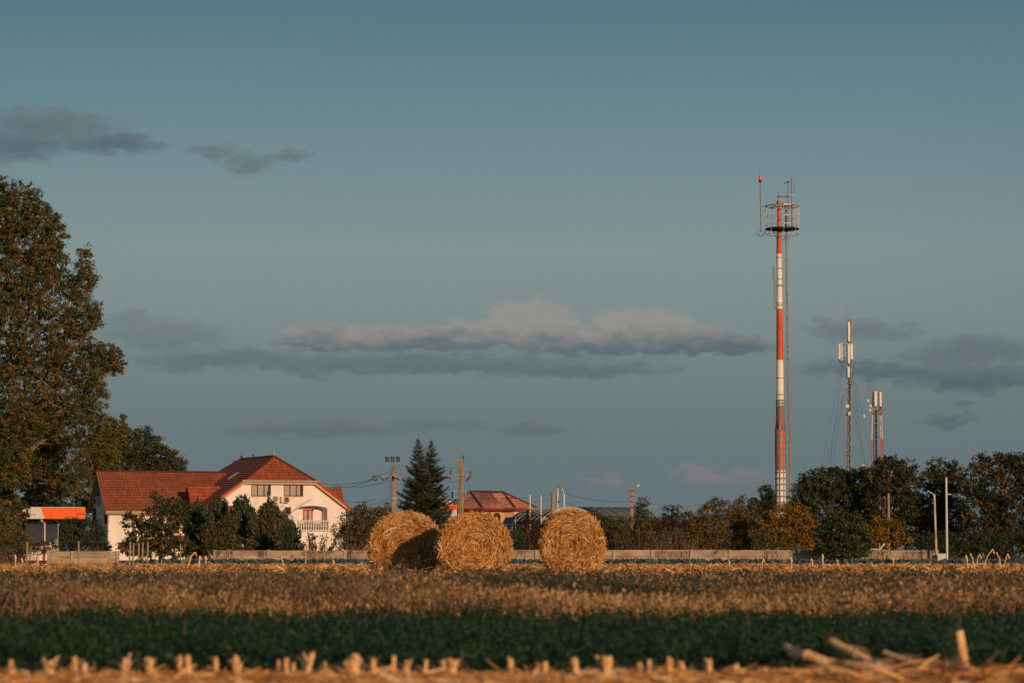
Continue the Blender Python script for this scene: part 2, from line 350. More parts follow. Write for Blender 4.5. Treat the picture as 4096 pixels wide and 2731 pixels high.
def spruce(label, D, px, top_y, base_r, pal, seed, tip):
    rg = np.random.default_rng(seed); base = G(px, D); H = W(px, top_y, D).z
    root = empty('spruce_tree', base, label, 'spruce', 'twin spruces behind the straw bales')
    mb = MB(); mb.path([base, base + Vector((0, 0, H * .6)), base + Vector((0, 0, H))], .16, 8, r1=.02)
    for t in tip: mb.path([base + Vector((t, 0, H - .5)), base + Vector((t, 0, H + .45))], .022, 4, r1=.01)
    P = []; Dn = []; T = []
    z = .5
    while z < H:
        f = 1 - z / H; R = base_r * (f ** .72) * 1.04 + .02; nb = int(8 + 8 * f)
        for k in range(nb):
            a = rg.uniform(0, 2 * math.pi); Rb = R * rg.uniform(.60, 1.06) * (1.25 if rg.random() < .16 else 1); zz = z + rg.normal() * .07
            out = np.array([math.cos(a), math.sin(a), 0]); side = np.array([-out[1], out[0], 0])
            m = max(4, int(Rb / .075)); tt = np.linspace(.12, 1, m)
            droop = -.30 * f; curve = np.stack([np.outer(tt * Rb, out)[:, 0], np.outer(tt * Rb, out)[:, 1], zz + Rb * (droop * tt + .42 * tt ** 2.4)], 1) + np.array([base.x, base.y, 0])
            mb.tube(curve[0], curve[-1], .02, .006, 3, caps=False)
            tw = rg.uniform()
            for j in range(m):
                wdt = Rb * .34 * (1 - tt[j]) + .10
                for q in range(5):
                    sd = rg.uniform(-1, 1); d = out * rg.uniform(.4, 1) + side * sd * 1.0 + np.array([0, 0, rg.uniform(-.35, .3)])
                    P.append(curve[j] + side * sd * wdt * .3 + rg.normal(size=3) * .03); Dn.append(d); T.append(tw)
        z += .20 + .13 * f
    P = np.array(P); Dn = np.array(Dn); T = np.array(T); n = len(P)
    tipk = np.clip(.22 + (H - P[:, 2]) / H * 2.2, .22, 1); V = strip_verts(P, Dn, rg.uniform(.14, .30, n) * tipk, .05 * (.4 + .6 * tipk), rg, .1, 1)
    np_mesh('needles', V, n, PAL[pal], {'leaf': rg.uniform(0, 1, n), 'twig': T}, parent=root)
    mb.build('trunk', 'bark', root)
    return root

# ------------------------------------------------------------------ camera, light, sky
cam = bpy.data.cameras.new('camera'); cam.sensor_width = 36; cam.lens = F * 36 / 4096; cam.clip_start = .5; cam.clip_end = 30000
co = bpy.data.objects.new('camera', cam); COL.objects.link(co); co.location = CAM; co.rotation_euler = (math.pi / 2 + PITCH, 0, 0)
cam.dof.use_dof = True; cam.dof.focus_distance = 160; cam.dof.aperture_fstop = 6.3
SC.camera = co
sun = bpy.data.lights.new('sun', 'SUN'); sun.energy = 3.4; sun.color = (1, .66, .40); sun.angle = math.radians(.5)
so = bpy.data.objects.new('sun', sun); COL.objects.link(so)
sv = Vector((math.sin(SUN_AZ) * math.cos(SUN_EL), -math.cos(SUN_AZ) * math.cos(SUN_EL), math.sin(SUN_EL)))
so.rotation_euler = sv.to_track_quat('Z', 'Y').to_euler(); so.location = (30, -40, 30)

wd = bpy.data.worlds.new('World'); SC.world = wd; wd.use_nodes = True; nt = wd.node_tree; nt.nodes.clear(); N = nt.nodes; L = nt.links
def sock(x, inp):
    if isinstance(x, (int, float)): inp.default_value = x
    else: L.new(x, inp)
def mth(op, a, b=None, c=None, clamp=False):
    n = N.new('ShaderNodeMath'); n.operation = op; n.use_clamp = clamp; sock(a, n.inputs[0])
    if b is not None: sock(b, n.inputs[1])
    if c is not None: sock(c, n.inputs[2])
    return n.outputs[0]
def mixc(f, a, b):
    n = N.new('ShaderNodeMix'); n.data_type = 'RGBA'; sock(f, n.inputs[0])
    for x, i in ((a, 6), (b, 7)):
        if isinstance(x, tuple): n.inputs[i].default_value = (*x, 1)
        else: L.new(x, n.inputs[i])
    return n.outputs[2]
def smooth(x, a, b):
    n = N.new('ShaderNodeMapRange'); n.interpolation_type = 'SMOOTHSTEP'; sock(x, n.inputs[0]); n.inputs[1].default_value = a; n.inputs[2].default_value = b; return n.outputs[0]
def lin(c): return tuple(((x / 255) / 12.92 if x / 255 <= .04045 else ((x / 255 + .055) / 1.055) ** 2.4) for x in c)
tc = N.new('ShaderNodeTexCoord'); sep = N.new('ShaderNodeSeparateXYZ'); L.new(tc.outputs['Generated'], sep.inputs[0])
az = mth('ARCTAN2', sep.outputs[0], sep.outputs[1]); el = mth('ARCSINE', sep.outputs[2])
def RMP(x, stops):
    r = N.new('ShaderNodeValToRGB'); L.new(x, r.inputs[0]); e = r.color_ramp.elements; r.color_ramp.interpolation = 'EASE' if False else 'LINEAR'
    e[0].position = stops[0][0]; e[0].color = (*stops[0][1], 1); e[1].position = stops[-1][0]; e[1].color = (*stops[-1][1], 1)
    for p, c in stops[1:-1]:
        q = e.new(p); q.color = (*c, 1)
    return r.outputs[0]
def ev(y): return math.atan((2225 - y) / F) / 0.6
SKY = [(0, lin((104, 116, 120))), (ev(2100), lin((104, 117, 121))), (ev(1900), lin((101, 117, 122))), (ev(1650), lin((106, 120, 123))), (ev(1480), lin((114, 127, 129))), (ev(1250), lin((124, 139, 139))),
       (ev(1000), lin((128, 145, 145))), (ev(700), lin((115, 139, 144))), (ev(350), lin((98, 130, 139))), (ev(0), lin((80, 117, 130))), (.6, lin((72, 104, 122))), (1, lin((62, 92, 114)))]
base_sky = RMP(mth('DIVIDE', el, .6, clamp=True), SKY)
# the sky deepens towards the right and left of the view
side = mth('MULTIPLY', smooth(mth('ABSOLUTE', mth('SUBTRACT', az, -.02)), .08, .5), .5)
base_sky = mixc(side, base_sky, lin((80, 105, 118)))
# clouds: banks given by bearing and elevation
cmb = N.new('ShaderNodeCombineXYZ'); L.new(mth('MULTIPLY', az, 1.0), cmb.inputs[0]); L.new(mth('MULTIPLY', el, 2.3), cmb.inputs[1])
def noise(scale, detail, rough, off=0, vec=None):
    n = N.new('ShaderNodeTexNoise'); n.noise_dimensions = '4D'; n.inputs['W'].default_value = off; n.inputs['Scale'].default_value = scale; n.inputs['Detail'].default_value = detail; n.inputs['Roughness'].default_value = rough
    L.new(vec or cmb.outputs[0], n.inputs['Vector']); return n.outputs['Fac']
w1 = mth('SUBTRACT', noise(38, 6, .62, 1), .5); w2 = mth('SUBTRACT', noise(38, 6, .62, 5), .5)
w3 = mth('SUBTRACT', noise(130, 6, .6, 21), .5); w4 = mth('SUBTRACT', noise(130, 6, .6, 25), .5)
waz = mth('ADD', mth('ADD', az, mth('MULTIPLY', w1, .030)), mth('MULTIPLY', w3, .010)); wel = mth('ADD', mth('ADD', el, mth('MULTIPLY', w2, .013)), mth('MULTIPLY', w4, .007))
fine = noise(110, 8, .62, 9); big = noise(22, 5, .55, 3)
def bank(px, py, rx, ry):
    a = math.atan((px - 2048) / F); e = math.atan((2225 - py) / F)
    dx = mth('MULTIPLY', mth('SUBTRACT', waz, a), F / rx); dy = mth('MULTIPLY', mth('SUBTRACT', wel, e), F / ry)
    return mth('SUBTRACT', 1.0, mth('ADD', mth('MULTIPLY', dx, dx), mth('MULTIPLY', dy, dy)))
def union(bs):
    r = bs[0]
    for b_ in bs[1:]: r = mth('MAXIMUM', r, b_)
    return r
def cloud(sky, bs, dens, topc, botc, ymid, yh, soft=1.0, gw=1.3):
    m_ = union([bank(*q) for q in bs]); d = mth('ADD', m_, mth('MULTIPLY', mth('SUBTRACT', fine, .5), 1.5))
    f = mth('MULTIPLY', smooth(d, -.05, soft), dens)
    g = mth('ADD', mth('MULTIPLY', mth('SUBTRACT', wel, math.atan((2225 - ymid) / F)), F / yh), mth('ADD', mth('MULTIPLY', mth('SUBTRACT', big, .5), 2.0), mth('MULTIPLY', mth('SUBTRACT', fine, .5), 2.4)))
    return mixc(f, sky, mixc(smooth(g, -gw, gw), botc, topc))
c = base_sky
c = cloud(c, [(1600, 1455, 1150, 55), (900, 1440, 500, 60), (2300, 1480, 500, 40)], .75, lin((96, 108, 113)), lin((82, 98, 105)), 1450, 40, 1.1)
c = cloud(c, [(650, 1340, 330, 70), (520, 1290, 160, 60)], .6, lin((106, 115, 119)), lin((88, 102, 108)), 1350, 50, 1.1)
c = cloud(c, [(1350, 1355, 300, 58), (1700, 1350, 370, 65), (2110, 1300, 250, 120), (1900, 1340, 200, 80), (2350, 1355, 440, 78), (2580, 1325, 260, 105), (2700, 1350, 240, 80), (2860, 1380, 260, 50)], .98, lin((146, 143, 139)), lin((86, 103, 111)), 1350, 50, .6, 1.35)
c = cloud(c, [(180, 520, 350, 85), (60, 590, 280, 85), (400, 580, 270, 65)], .92, lin((103, 113, 118)), lin((68, 89, 101)), 560, 90, 1.15, 1.8)
c = cloud(c, [(850, 610, 120, 45), (1000, 650, 150, 55), (1130, 615, 90, 28)], .75, lin((106, 116, 120)), lin((84, 102, 109)), 620, 60, 1.2, 1.8)
c = cloud(c, [(1300, 1720, 560, 48), (1750, 1700, 320, 36), (2120, 1720, 150, 28)], .7, lin((101, 110, 114)), lin((84, 101, 107)), 1720, 30, 1.1)
c = cloud(c, [(2430, 1930, 150, 44), (2820, 1905, 180, 62), (2960, 1935, 190, 62)], .95, lin((124, 122, 127)), lin((103, 114, 120)), 1920, 45, .8)
c = cloud(c, [(3450, 1335, 260, 55), (3900, 1420, 380, 75), (3600, 1490, 500, 50), (3900, 1520, 440, 75), (3320, 1305, 70, 34)], .9, lin((105, 115, 120)), lin((72, 91, 102)), 1440, 90, 1.15, 1.7)
c = cloud(c, [(3780, 1695, 140, 26), (3840, 1635, 40, 16)], .7, lin((88, 103, 110)), lin((80, 97, 105)), 1690, 30, 1.0)
sk = N.new('ShaderNodeTexSky'); sk.sky_type = 'NISHITA'; sk.sun_disc = False; sk.sun_elevation = SUN_EL; sk.sun_rotation = math.pi - SUN_AZ; sk.dust_density = 2.5
sk.sun_rotation = math.radians(180 - 28)
sc_ = N.new('ShaderNodeVectorMath'); sc_.operation = 'SCALE'; L.new(c, sc_.inputs[0]); sc_.inputs['Scale'].default_value = 10.0
add = mixc(.06, sc_.outputs[0], sk.outputs[0])
bg = N.new('ShaderNodeBackground'); L.new(add, bg.inputs[0]); bg.inputs[1].default_value = .1
wo = N.new('ShaderNodeOutputWorld'); L.new(bg.outputs[0], wo.inputs[0])
SC.view_settings.view_transform = 'Standard'; SC.view_settings.look = 'None'; SC.view_settings.exposure = 0; SC.view_settings.gamma = 1
SC.render.engine = 'CYCLES'; SC.cycles.max_bounces = 5; SC.cycles.diffuse_bounces = 3; SC.cycles.transparent_max_bounces = 4

# ------------------------------------------------------------------ ground
mb = MB(); xs = [-6000, -200, -40, 40, 200, 6000]; ys = [-200, 0, 30, 150, 400, 12000]
for i in range(5):
    for j in range(5): mb.face([(xs[i], ys[j], 0), (xs[i + 1], ys[j], 0), (xs[i + 1], ys[j + 1], 0), (xs[i], ys[j + 1], 0)])
M['soil'] = mat('stubble_field_soil', (.20, .115, .055), .95, .2, .8, col2=(.09, .055, .03))
tag(mb.build('ground', 'soil'), kind='structure')

def area_pts(n, d0, d1, rg, margin=1.25, pxr=None, power=1):
    """random points over the field between two distances, a little wider than the view"""
    y = (rg.uniform(d0 ** power, d1 ** power, n)) ** (1 / power)
    if pxr: u = rg.uniform(pxr[0] - 2048, pxr[1] - 2048, n) / F
    else: u = rg.uniform(-1, 1, n) * 2048 / F * margin
    return np.stack([u * y, y, np.zeros(n)], 1)
def lumps(P, s, seed):
    a = seed * 1.7
    return .5 + .25 * np.sin(P[:, 0] * s + a) * np.cos(P[:, 1] * s * .7 + a * 2) + .25 * np.sin(P[:, 0] * s * 2.3 + P[:, 1] * s * 1.1 + a)

# clover band, built of tufts
rg = np.random.default_rng(11); nc = 8600; C0 = area_pts(nc, 8.5, 14.9, rg, 1.7); C0 = C0[C0[:, 1] < 12.9 + 1.6 * lumps(C0 * np.array([1, 0, 0]), 4.3, 9) + rg.normal(size=len(C0)) * .25]; nc = len(C0)
k = 26; idx = np.repeat(np.arange(nc), k); n = nc * k; Hc = (.068 + .04 * lumps(C0, 3.0, 1)) * rg.uniform(.6, 1.35, nc); P = C0[idx].copy(); rr = np.abs(rg.normal(size=n)) * .028; aa = rg.uniform(0, 6.283, n)
P[:, 0] += rr * np.cos(aa); P[:, 1] += rr * np.sin(aa); P[:, 2] = Hc[idx] * np.clip(1 - (rr / .07) ** 2, .1, 1) * rg.uniform(.25, 1.08, n)
V = leaf_verts(P, .0165, rg, 1.0); tag(np_mesh('clover', V, n, PAL['clover'], {'leaf': rg.uniform(0, 1, n), 'twig': np.clip(.5 * lumps(C0, 5, 3) + .5 * rg.uniform(size=nc), 0, 1)[idx]}), 'dark green leafy clover strip behind the near corn stubs', 'clover', kind='stuff')
# tall dry weeds
def weeds(name, label, cat, n, d0, d1, hmin, hmax, pal, seed, w=.006, heads=True, pxr=None, bend=.25):
    rg = np.random.default_rng(seed); P = area_pts(n, d0, d1, rg, 1.5, pxr)
    keep = rg.uniform(0, 1, n) < .35 + .65 * lumps(P, 1.6, seed); P = P[keep]; n = len(P)
    d = rg.normal(size=(n, 3)) * .22; d[:, 2] = 1
    L_ = (hmin + (hmax - hmin) * lumps(P, .9, seed + 1)) * rg.uniform(.45, 1.1, n)
    V = strip_verts(P, d, L_, np.full(n, w) * rg.uniform(.6, 1.6, n), rg, bend * .4, 2)
    return tag(np_mesh(name, V, n * 2, PAL[pal], {'leaf': np.repeat(rg.uniform(0, 1, n), 2), 'twig': np.repeat(np.clip(lumps(P, 4, 3) + rg.normal(size=n) * .1, 0, 1), 2)}), label, cat, kind='stuff')
weeds('dry_weeds', 'russet dry weed stems standing behind the green clover', 'weeds', 26000, 14.0, 19.5, .10, .24, 'weed', 21, .004)
weeds('tall_dry_grass', 'brown dry grass stems in the back of the weed strip', 'grass', 26000, 19.5, 34, .09, .24, 'weed', 22, .006)
def weedplants(name, label, n, d0, d1, h0, h1, green, seed, size, k=20):
    rg = np.random.default_rng(seed); C0 = area_pts(n, d0, d1, rg, 1.5); keep = rg.uniform(0, 1, n) < .3 + .8 * lumps(C0, 1.7, seed); C0 = C0[keep]; n = len(C0)
    H = (h0 + (h1 - h0) * lumps(C0, 1.1, seed + 1)) * rg.uniform(.55, 1.15, n); lean = rg.normal(size=(n, 2)) * .12
    idx = np.repeat(np.arange(n), k); t = rg.uniform(.12, 1, n * k) ** .8; P = C0[idx].copy(); z = t * H[idx]; sp = .010 + .022 * np.sin(t * 2.6)
    P[:, 0] += lean[idx, 0] * z + rg.normal(size=n * k) * sp; P[:, 1] += lean[idx, 1] * z + rg.normal(size=n * k) * sp; P[:, 2] = z + rg.normal(size=n * k) * .008
    dirs = np.zeros((n * k, 3)); dirs[:, 2] = 1; dirs += rg.normal(size=(n * k, 3)) * .7
    V = leaf_verts(P, size, rg, 1.7, dirs)
    depth = (C0[:, 1] - d0) / (d1 - d0); hue = np.clip(green + .55 * (.5 - depth) + (lumps(C0, 1.1, seed + 7) - .5) * .9 + (lumps(C0, 3.7, seed + 9) - .5) * .45 + rg.normal(size=n) * .16, 0, 1)
    return tag(np_mesh(name, V, n * k, PAL['weedplant'], {'leaf': rg.uniform(0, 1, n * k), 'twig': hue[idx]}), label, 'weeds', kind='stuff')
weedplants('weed_foliage', 'russet leafy weeds nearest the clover', 9500, 14.1, 20, .10, .25, .60, 23, .016)
weedplants('green_weeds', 'dull green weed tops in front of the straw bales', 12500, 19, 35, .10, .245, .42, 24, .020, 16)
weedplants('tall_weeds', 'sparse taller weeds rising above the weed strip', 900, 20, 42, .20, .34, .5, 91, .020, 22)
rg = np.random.default_rng(92); n = 90; P = area_pts(n, 9.2, 13.2, rg, 1.2); d = rg.normal(size=(n, 3)) * .18; d[:, 2] = 1
V = strip_verts(P, d, rg.uniform(.09, .2, n), rg.uniform(.003, .007, n), rg, .15, 3)
tag(np_mesh('stray_stems', V, n * 3, PAL['weed'], {'leaf': np.repeat(rg.uniform(0, .6, n), 3), 'twig': np.repeat(rg.uniform(0, .5, n), 3)}), 'stray brown stems growing up through the clover', 'weeds', kind='stuff')
# straw litter on the harvested field
def litter(name, label, n, d0, d1, seed, L0, L1, w0, w1, zmax, up=.25, pxr=None, mrg=1.2):
    rg = np.random.default_rng(seed); P = area_pts(n, d0, d1, rg, mrg, pxr)
    a = rg.uniform(0, 2 * math.pi, n); d = np.stack([np.cos(a), np.sin(a) * .7, rg.normal(size=n) * up], 1)
    P[:, 2] = rg.uniform(0.0, 1, n) ** 1.5 * zmax * (.5 + lumps(P, .9 if d0 > 20 else 5, seed))
    V = strip_verts(P, d, rg.uniform(L0, L1, n), rg.uniform(w0, w1, n), rg, .12, 2); V[:, 2] = np.maximum(V[:, 2], .004 + .002 * rg.random(len(V)))
    return tag(np_mesh(name, V, n * 2, PAL['litter'], {'leaf': np.repeat(rg.uniform(0, 1, n), 2), 'twig': np.repeat(np.clip(lumps(P, .7 if d0 > 20 else 4, seed + 2), 0, 1), 2)}), label, 'straw', kind='stuff')
litter('straw_litter', 'pale straw and broken stalks strewn round the bales', 70000, 33, 112, 31, .08, .28, .014, .035, .07, .28)
litter('corn_litter', 'orange brown corn husk litter among the nearest corn stubs', 24000, 7.2, 8.5, 32, .02, .10, .003, .010, .010, .22, mrg=1.5)
litter('husk_heap', 'heaped husks and straw in the near right corner', 2400, 7.6, 8.35, 33, .06, .22, .004, .012, .020, .16, pxr=(3250, 4500))
# cabbages before the wall
rg = np.random.default_rng(41); n = 700; C0 = area_pts(n, 113, 143, rg, 1.15); C0[:, 0] = C0[:, 0]; C0 = C0[C0[:, 0] / C0[:, 1] * F + 2048 > 560]; n = len(C0)
k = 26; idx = np.repeat(np.arange(n), k); a = rg.uniform(0, 2 * math.pi, n * k); e_ = rg.uniform(.1, 1.2, n * k)
d = np.stack([np.cos(a) * np.cos(e_), np.sin(a) * np.cos(e_), np.sin(e_)], 1); P = C0[idx] + d * rg.uniform(.08, .30, (n * k, 1)); P[:, 2] *= .75
V = leaf_verts(P, .24, rg, 1.0)
tag(np_mesh('cabbage_rows', V, n * k, PAL['cabbage'], {'leaf': rg.uniform(0, 1, n * k), 'twig': rg.uniform(0, 1, n)[idx]}), 'blue green cabbage rows along the foot of the wall', 'cabbages', kind='stuff')

# ------------------------------------------------------------------ straw bales
def straw_bale(label, px0, px1, top_y, D, length, seed, rz=0.0):
    rg = np.random.default_rng(seed); s = S(D); rx = (px1 - px0) / s / 2; xc = W((px0 + px1) / 2, 2200, D).x; ztop = W(0, top_y, D).z
    zc = ztop * .46; rt = ztop - zc; rb = zc - .01
    root = empty('straw_bale', (xc, D, 0), label, 'straw bale', 'round straw bales', 0)
    root.rotation_euler = (0, 0, rz); LOCS[root.name] = None
    def pt(a, r, y):
        ca, sa = np.cos(a), np.sin(a); q = np.abs(ca) ** .92 * np.sign(ca)
        x = rx * q * r; z = zc + np.where(sa > 0, rt * sa, rb * np.sign(sa) * np.abs(sa) ** .85) * r
        return np.stack([x, y * np.ones_like(x), z], -1)
    mb = MB(); n = 72; rings = []
    prof = [(.02, .05), (.15, .03), (.35, .0), (.6, -.01), (.85, .0), (.95, .03), (.965, .2), (.97, length * .5), (.965, length - .2), (.95, length - .03), (.8, length), (.02, length - .03)]
    for r, y in prof:
        a = np.linspace(0, 2 * math.pi, n, endpoint=False); wob = 1 + .012 * np.sin(a * 5 + r * 9) + .01 * np.sin(a * 11 + y * 4)
        rings.append(pt(a, r * wob, y + .015 * np.sin(a * 3 + r * 20)))
    for A, B in zip(rings, rings[1:]):
        for i in range(n): mb.face([A[i], A[(i + 1) % n], B[(i + 1) % n], B[i]])
    mb.build('core', M['strawcore'], root, smooth=True)
    # strands on the flat ends, wound in rings
    N1 = 11000; r = np.sqrt(rg.uniform(.0, 1, N1)) * .985; a = rg.uniform(0, 2 * math.pi, N1)
    front = rg.uniform(size=N1) < .68; y = np.where(front, -.03 - .06 * rg.uniform(size=N1) ** 2, length + .02)
    y = y + np.where(front, .09 * np.exp(-(r / .25) ** 2), 0)
    P = pt(a, r, y); T = pt(a + .05, r, y) - P; T = unit(T); R = unit(P - pt(a, 0 * r, y))
    jit = rg.normal(size=(N1, 3)) * np.array([.22, .18, .22])
    T = T * np.where(rg.uniform(size=N1) < .85, 1, .3)[:, None] + R * rg.normal(size=(N1, 1)) * .35 + jit; T[:, 1] -= .05
    Lr = rg.uniform(.06, .26, N1) * np.clip(.45 + r, .4, 1.1); V1 = strip_verts(P - unit(T) * (Lr * .5)[:, None], T, Lr, rg.uniform(.006, .024, N1), rg, 0, 1)
    V1s = V1.reshape(-1, 4, 3); 
    # wound round the drum
    N2 = 14000; a = rg.uniform(0, 2 * math.pi, N2); y = rg.uniform(-.02, length + .02, N2); rr = 1 + rg.uniform(-.03, .035, N2)
    P = pt(a, rr, y); T = unit(pt(a + .05, rr, y) - P); R = unit(P - pt(a, 0 * a, y))
    T = T + R * np.abs(rg.normal(size=(N2, 1))) * .18 + rg.normal(size=(N2, 3)) * .22
    Lr = rg.uniform(.10, .34, N2); V2 = strip_verts(P - unit(T) * (Lr * .4)[:, None], T, Lr, rg.uniform(.007, .024, N2), rg, 0, 1)
    # loose ends sticking out
    N3 = 420; a = rg.uniform(-.2, math.pi + .2, N3); y = np.where(rg.uniform(size=N3) < .5, rg.uniform(-.04, .1, N3), rg.uniform(0, length, N3)); P = pt(a, np.full(N3, .98), y)
    R = unit(P - pt(a, 0 * a, y)); T = unit(pt(a + .05, np.full(N3, .98), y) - P) * rg.choice([-1, 1], N3)[:, None] + R * rg.uniform(.05, .7, (N3, 1)) + rg.normal(size=(N3, 3)) * .2
    V3 = strip_verts(P, T, rg.uniform(.06, .20, N3), rg.uniform(.01, .026, N3), rg, .1, 1)
    V = np.concatenate([V1, V2, V3]); V[:, 2] = np.maximum(V[:, 2], .005); m_ = len(V) // 4
    np_mesh('strands', V, m_, PAL['straw'], {'leaf': rg.uniform(0, 1, m_), 'twig': np.clip(lumps(V[::4], 7, seed) * .8 + rg.normal(size=m_) * .22, 0, 1)}, parent=root)
    return root
M['strawcore'] = mat('gap_shade_straw', (.36, .155, .035), .95, .3, 14, col2=(.14, .055, .014), bump=.5)  # core darker than the strands, painting in shade for the gaps between them
straw_bale('straw bale with the dark round shadow of its neighbour across its lower half', 1480, 1744, 2060, 57.4, 1.25, 51, math.radians(-3))
straw_bale('wide sunlit straw bale standing between the other two and shading one of them', 1762, 2034, 2064, 55.4, 1.25, 52, math.radians(3))
straw_bale('straw bale standing apart from the other two, before the arched sheds', 2172, 2398, 2052, 55.8, 1.25, 53, math.radians(-4))

# ------------------------------------------------------------------ near corn stubs and stalks
M['stalk'] = mat('dry_corn_stalk', (.86, .58, .32), .8, .15, 34, col2=(.60, .31, .12), stretch=(1, 1, .5))
def near_base(px, by): return G(px, F * HC / (by - 2225))
def stub(px, ty, wpx, by=2692, lean=0.0, split=False, label=None):
    D = F * HC / (by - 2225); b = G(px, D); h = W(px, ty, D).z; r = wpx / S(D) / 2; mb = MB(); rg_ = random.Random(px)
    top = b + Vector((lean / S(D), rg_.uniform(-.004, .004), h)); ax = top - b
    mb.tube(b - Vector((0, 0, .005)), b + ax * .3, r * 1.05, r * .95, 10); mb.tube(b + ax * .3, b + ax * .36, r * 1.12, r * 1.12, 10); mb.tube(b + ax * .36, b + ax * .93, r * .95, r * .9, 10)
    for i in range(10):   # ragged cut
        t = i / 10 * 2 * math.pi; o = Vector((math.cos(t), math.sin(t), 0)) * r * .88; o2 = Vector((math.cos(t + .63), math.sin(t + .63), 0)) * r * .88; z1 = rg_.uniform(.86, 1.10)
        mb.face([b + ax * .9 + o, b + ax * .9 + o2, b + ax * z1 + o2 * .97, b + ax * rg_.uniform(.92, 1.04) + o * .97])
    # leaf sheaths peeling off and shredded husk at the foot
    for q in range(7 if split else 4):
        an = rg_.uniform(0, 6.283); o = Vector((math.cos(an), math.sin(an), 0)); sd = Vector((-o.y, o.x, 0)) * r * rg_.uniform(.35, .8); z0 = rg_.uniform(.0, .45) if q % 2 else rg_.uniform(.35, .6)
        p0 = b + ax * z0 + o * r * .9; L0 = rg_.uniform(.5, 1.3) * h * (.95 if split else .8); p1 = p0 + o * L0 * rg_.uniform(.12, .5) + Vector((0, 0, L0 * rg_.uniform(.3, .75))); p2 = p1 + o * L0 * rg_.uniform(.2, .5) + Vector((0, 0, L0 * rg_.uniform(-.35, .2)))
        mb.face([p0 - sd, p0 + sd, p1 + sd * .8, p1 - sd * .8]); mb.face([p1 - sd * .8, p1 + sd * .8, p2 + sd * .15, p2 - sd * .15])
    return tag(mb.build('corn_stub', 'stalk', base=b, smooth=False), label or 'short pale cut corn stub in the row at the bottom edge', 'corn stub', 'short cut corn stubs in the near row' if not label else None)
for px, ty, w_ in [(51, 2638, 22), (303, 2634, 24), (338, 2652, 30), (606, 2634, 26), (724, 2630, 16), (759, 2630, 28), (866, 2632, 18), (949, 2630, 28), (1113, 2642, 12), (1148, 2630, 20), (1173, 2634, 18), (1301, 2650, 16),
                   (1494, 2634, 22), (1575, 2632, 20), (1630, 2634, 22), (1700, 2638, 20), (1770, 2640, 22), (2044, 2634, 24), (2178, 2638, 24), (2304, 2632, 30), (2553, 2634, 26), (2596, 2642, 20), (2675, 2636, 26), (2836, 2634, 24), (3056, 2664, 26)]:
    stub(px, ty + random.choice((-10, -4, 0, 6, 14)), w_ * .95, 2700 + random.uniform(-6, 6), random.uniform(-7, 7))
stub(210, 2640, 34, 2706, -8, True, 'bushy headed corn stub with peeling sheath, second from the left corner')
stub(500, 2630, 24, 2706, 6, True, 'reddish corn stub with husks fanning out at its foot near bottom left')
stub(1228, 2606, 22, 2700, 26, True, 'corn stub leaning right with its tip raised above its neighbours, below the left bale')
stub(1419, 2622, 52, 2706, -6, True, 'wide frayed corn stub with spreading head, below the left bale')
stub(1815, 2634, 34, 2702, -14, True, 'corn stub tilted left beside two thin stubs, below the middle bale')
stub(2424, 2624, 50, 2722, 3, False, 'thickest corn stub standing nearest at the bottom edge, right of the bales')
stub(2739, 2644, 28, 2702, -22, True, 'corn stub bent left among short stubs below the tower side')
stub(2949, 2664, 30, 2706, -10, True, 'low broken corn stub just left of the fallen stalks')
def stalk(pts, wpx, D0, D1, label):
    P_ = [W(x, y, D0 + (D1 - D0) * i / (len(pts) - 1)) for i, (x, y) in enumerate(pts)]; r = wpx / S(D0) / 2; r *= 1.3; b = P_[-1].copy(); b.z = 0
    mb = MB()
    for i in range(len(P_) - 1):
        mb.tube(P_[i], P_[i + 1], r * (.9 + .08 * i), r * (.98 + .08 * i), 10)
        mb.tube(P_[i + 1] - (P_[i + 1] - P_[i]) * .06, P_[i + 1], r * 1.2, r * 1.2, 10)
    e = P_[-1]; mb.tube(e, Vector((e.x + .03, e.y + .02, -.005)), r, r, 8); rq = random.Random(int(wpx * 7 + pts[0][0]))
    for q in range(5):   # torn sheath strips and frayed end
        k = rq.randrange(len(P_) - 1); a0 = P_[k].lerp(P_[k + 1], rq.random()) if q > 1 else P_[0]; dd = (P_[k + 1] - P_[k]).normalized() * (1 if q > 1 else -1); n0 = Vector((rq.uniform(-.3, .3), rq.uniform(-.3, .2), rq.uniform(-.1, .3))); ln = rq.uniform(.02, .055); sd = Vector((0, 0, 1)).cross(dd).normalized() * r * .45 + Vector((0, 0, r * .4))
        e1 = a0 + dd * ln * .6 + n0 * ln * .4; e2 = e1 + dd * ln * .4 + n0 * ln * .5; mb.face([a0 - sd, a0 + sd, e1 + sd * .8, e1 - sd * .8]); mb.face([e1 - sd * .8, e1 + sd * .8, e2 + sd * .1, e2 - sd * .1])
    d = (P_[1] - P_[0]).normalized(); q = P_[0].lerp(P_[1], .55); mb.face([q, q + Vector((.01, 0, .012)), q + d * .1 + Vector((.0, -.01, .035)), q + d * .12 + Vector((0, 0, .02))])
    return tag(mb.build('corn_stalk', 'stalk', base=b), label, 'corn stalk')
stalk([(3326, 2563), (3430, 2618), (3560, 2690)], 26, 8.5, 8.3, 'thick fallen corn stalk slanting down right, its end the highest of the leaning ones')
stalk([(3145, 2586), (3180, 2612), (3234, 2619), (3442, 2700)], 26, 8.5, 8.2, 'kinked corn stalk lying leftmost in the heap of fallen stalks')
stalk([(3836, 2521), (3850, 2600), (3863, 2700)], 28, 8.4, 8.4, 'upright corn stalk rising tallest from the husk heap at the right')
stalk([(3540, 2610), (3640, 2648), (3709, 2680), (3840, 2715)], 20, 8.6, 8.3, 'thin corn stalk sloping down right between the thick leaning one and the upright one')
stalk([(3715, 2643), (3800, 2660), (3863, 2672), (3960, 2715)], 22, 8.4, 8.1, 'short corn stalk crossing the foot of the upright one')
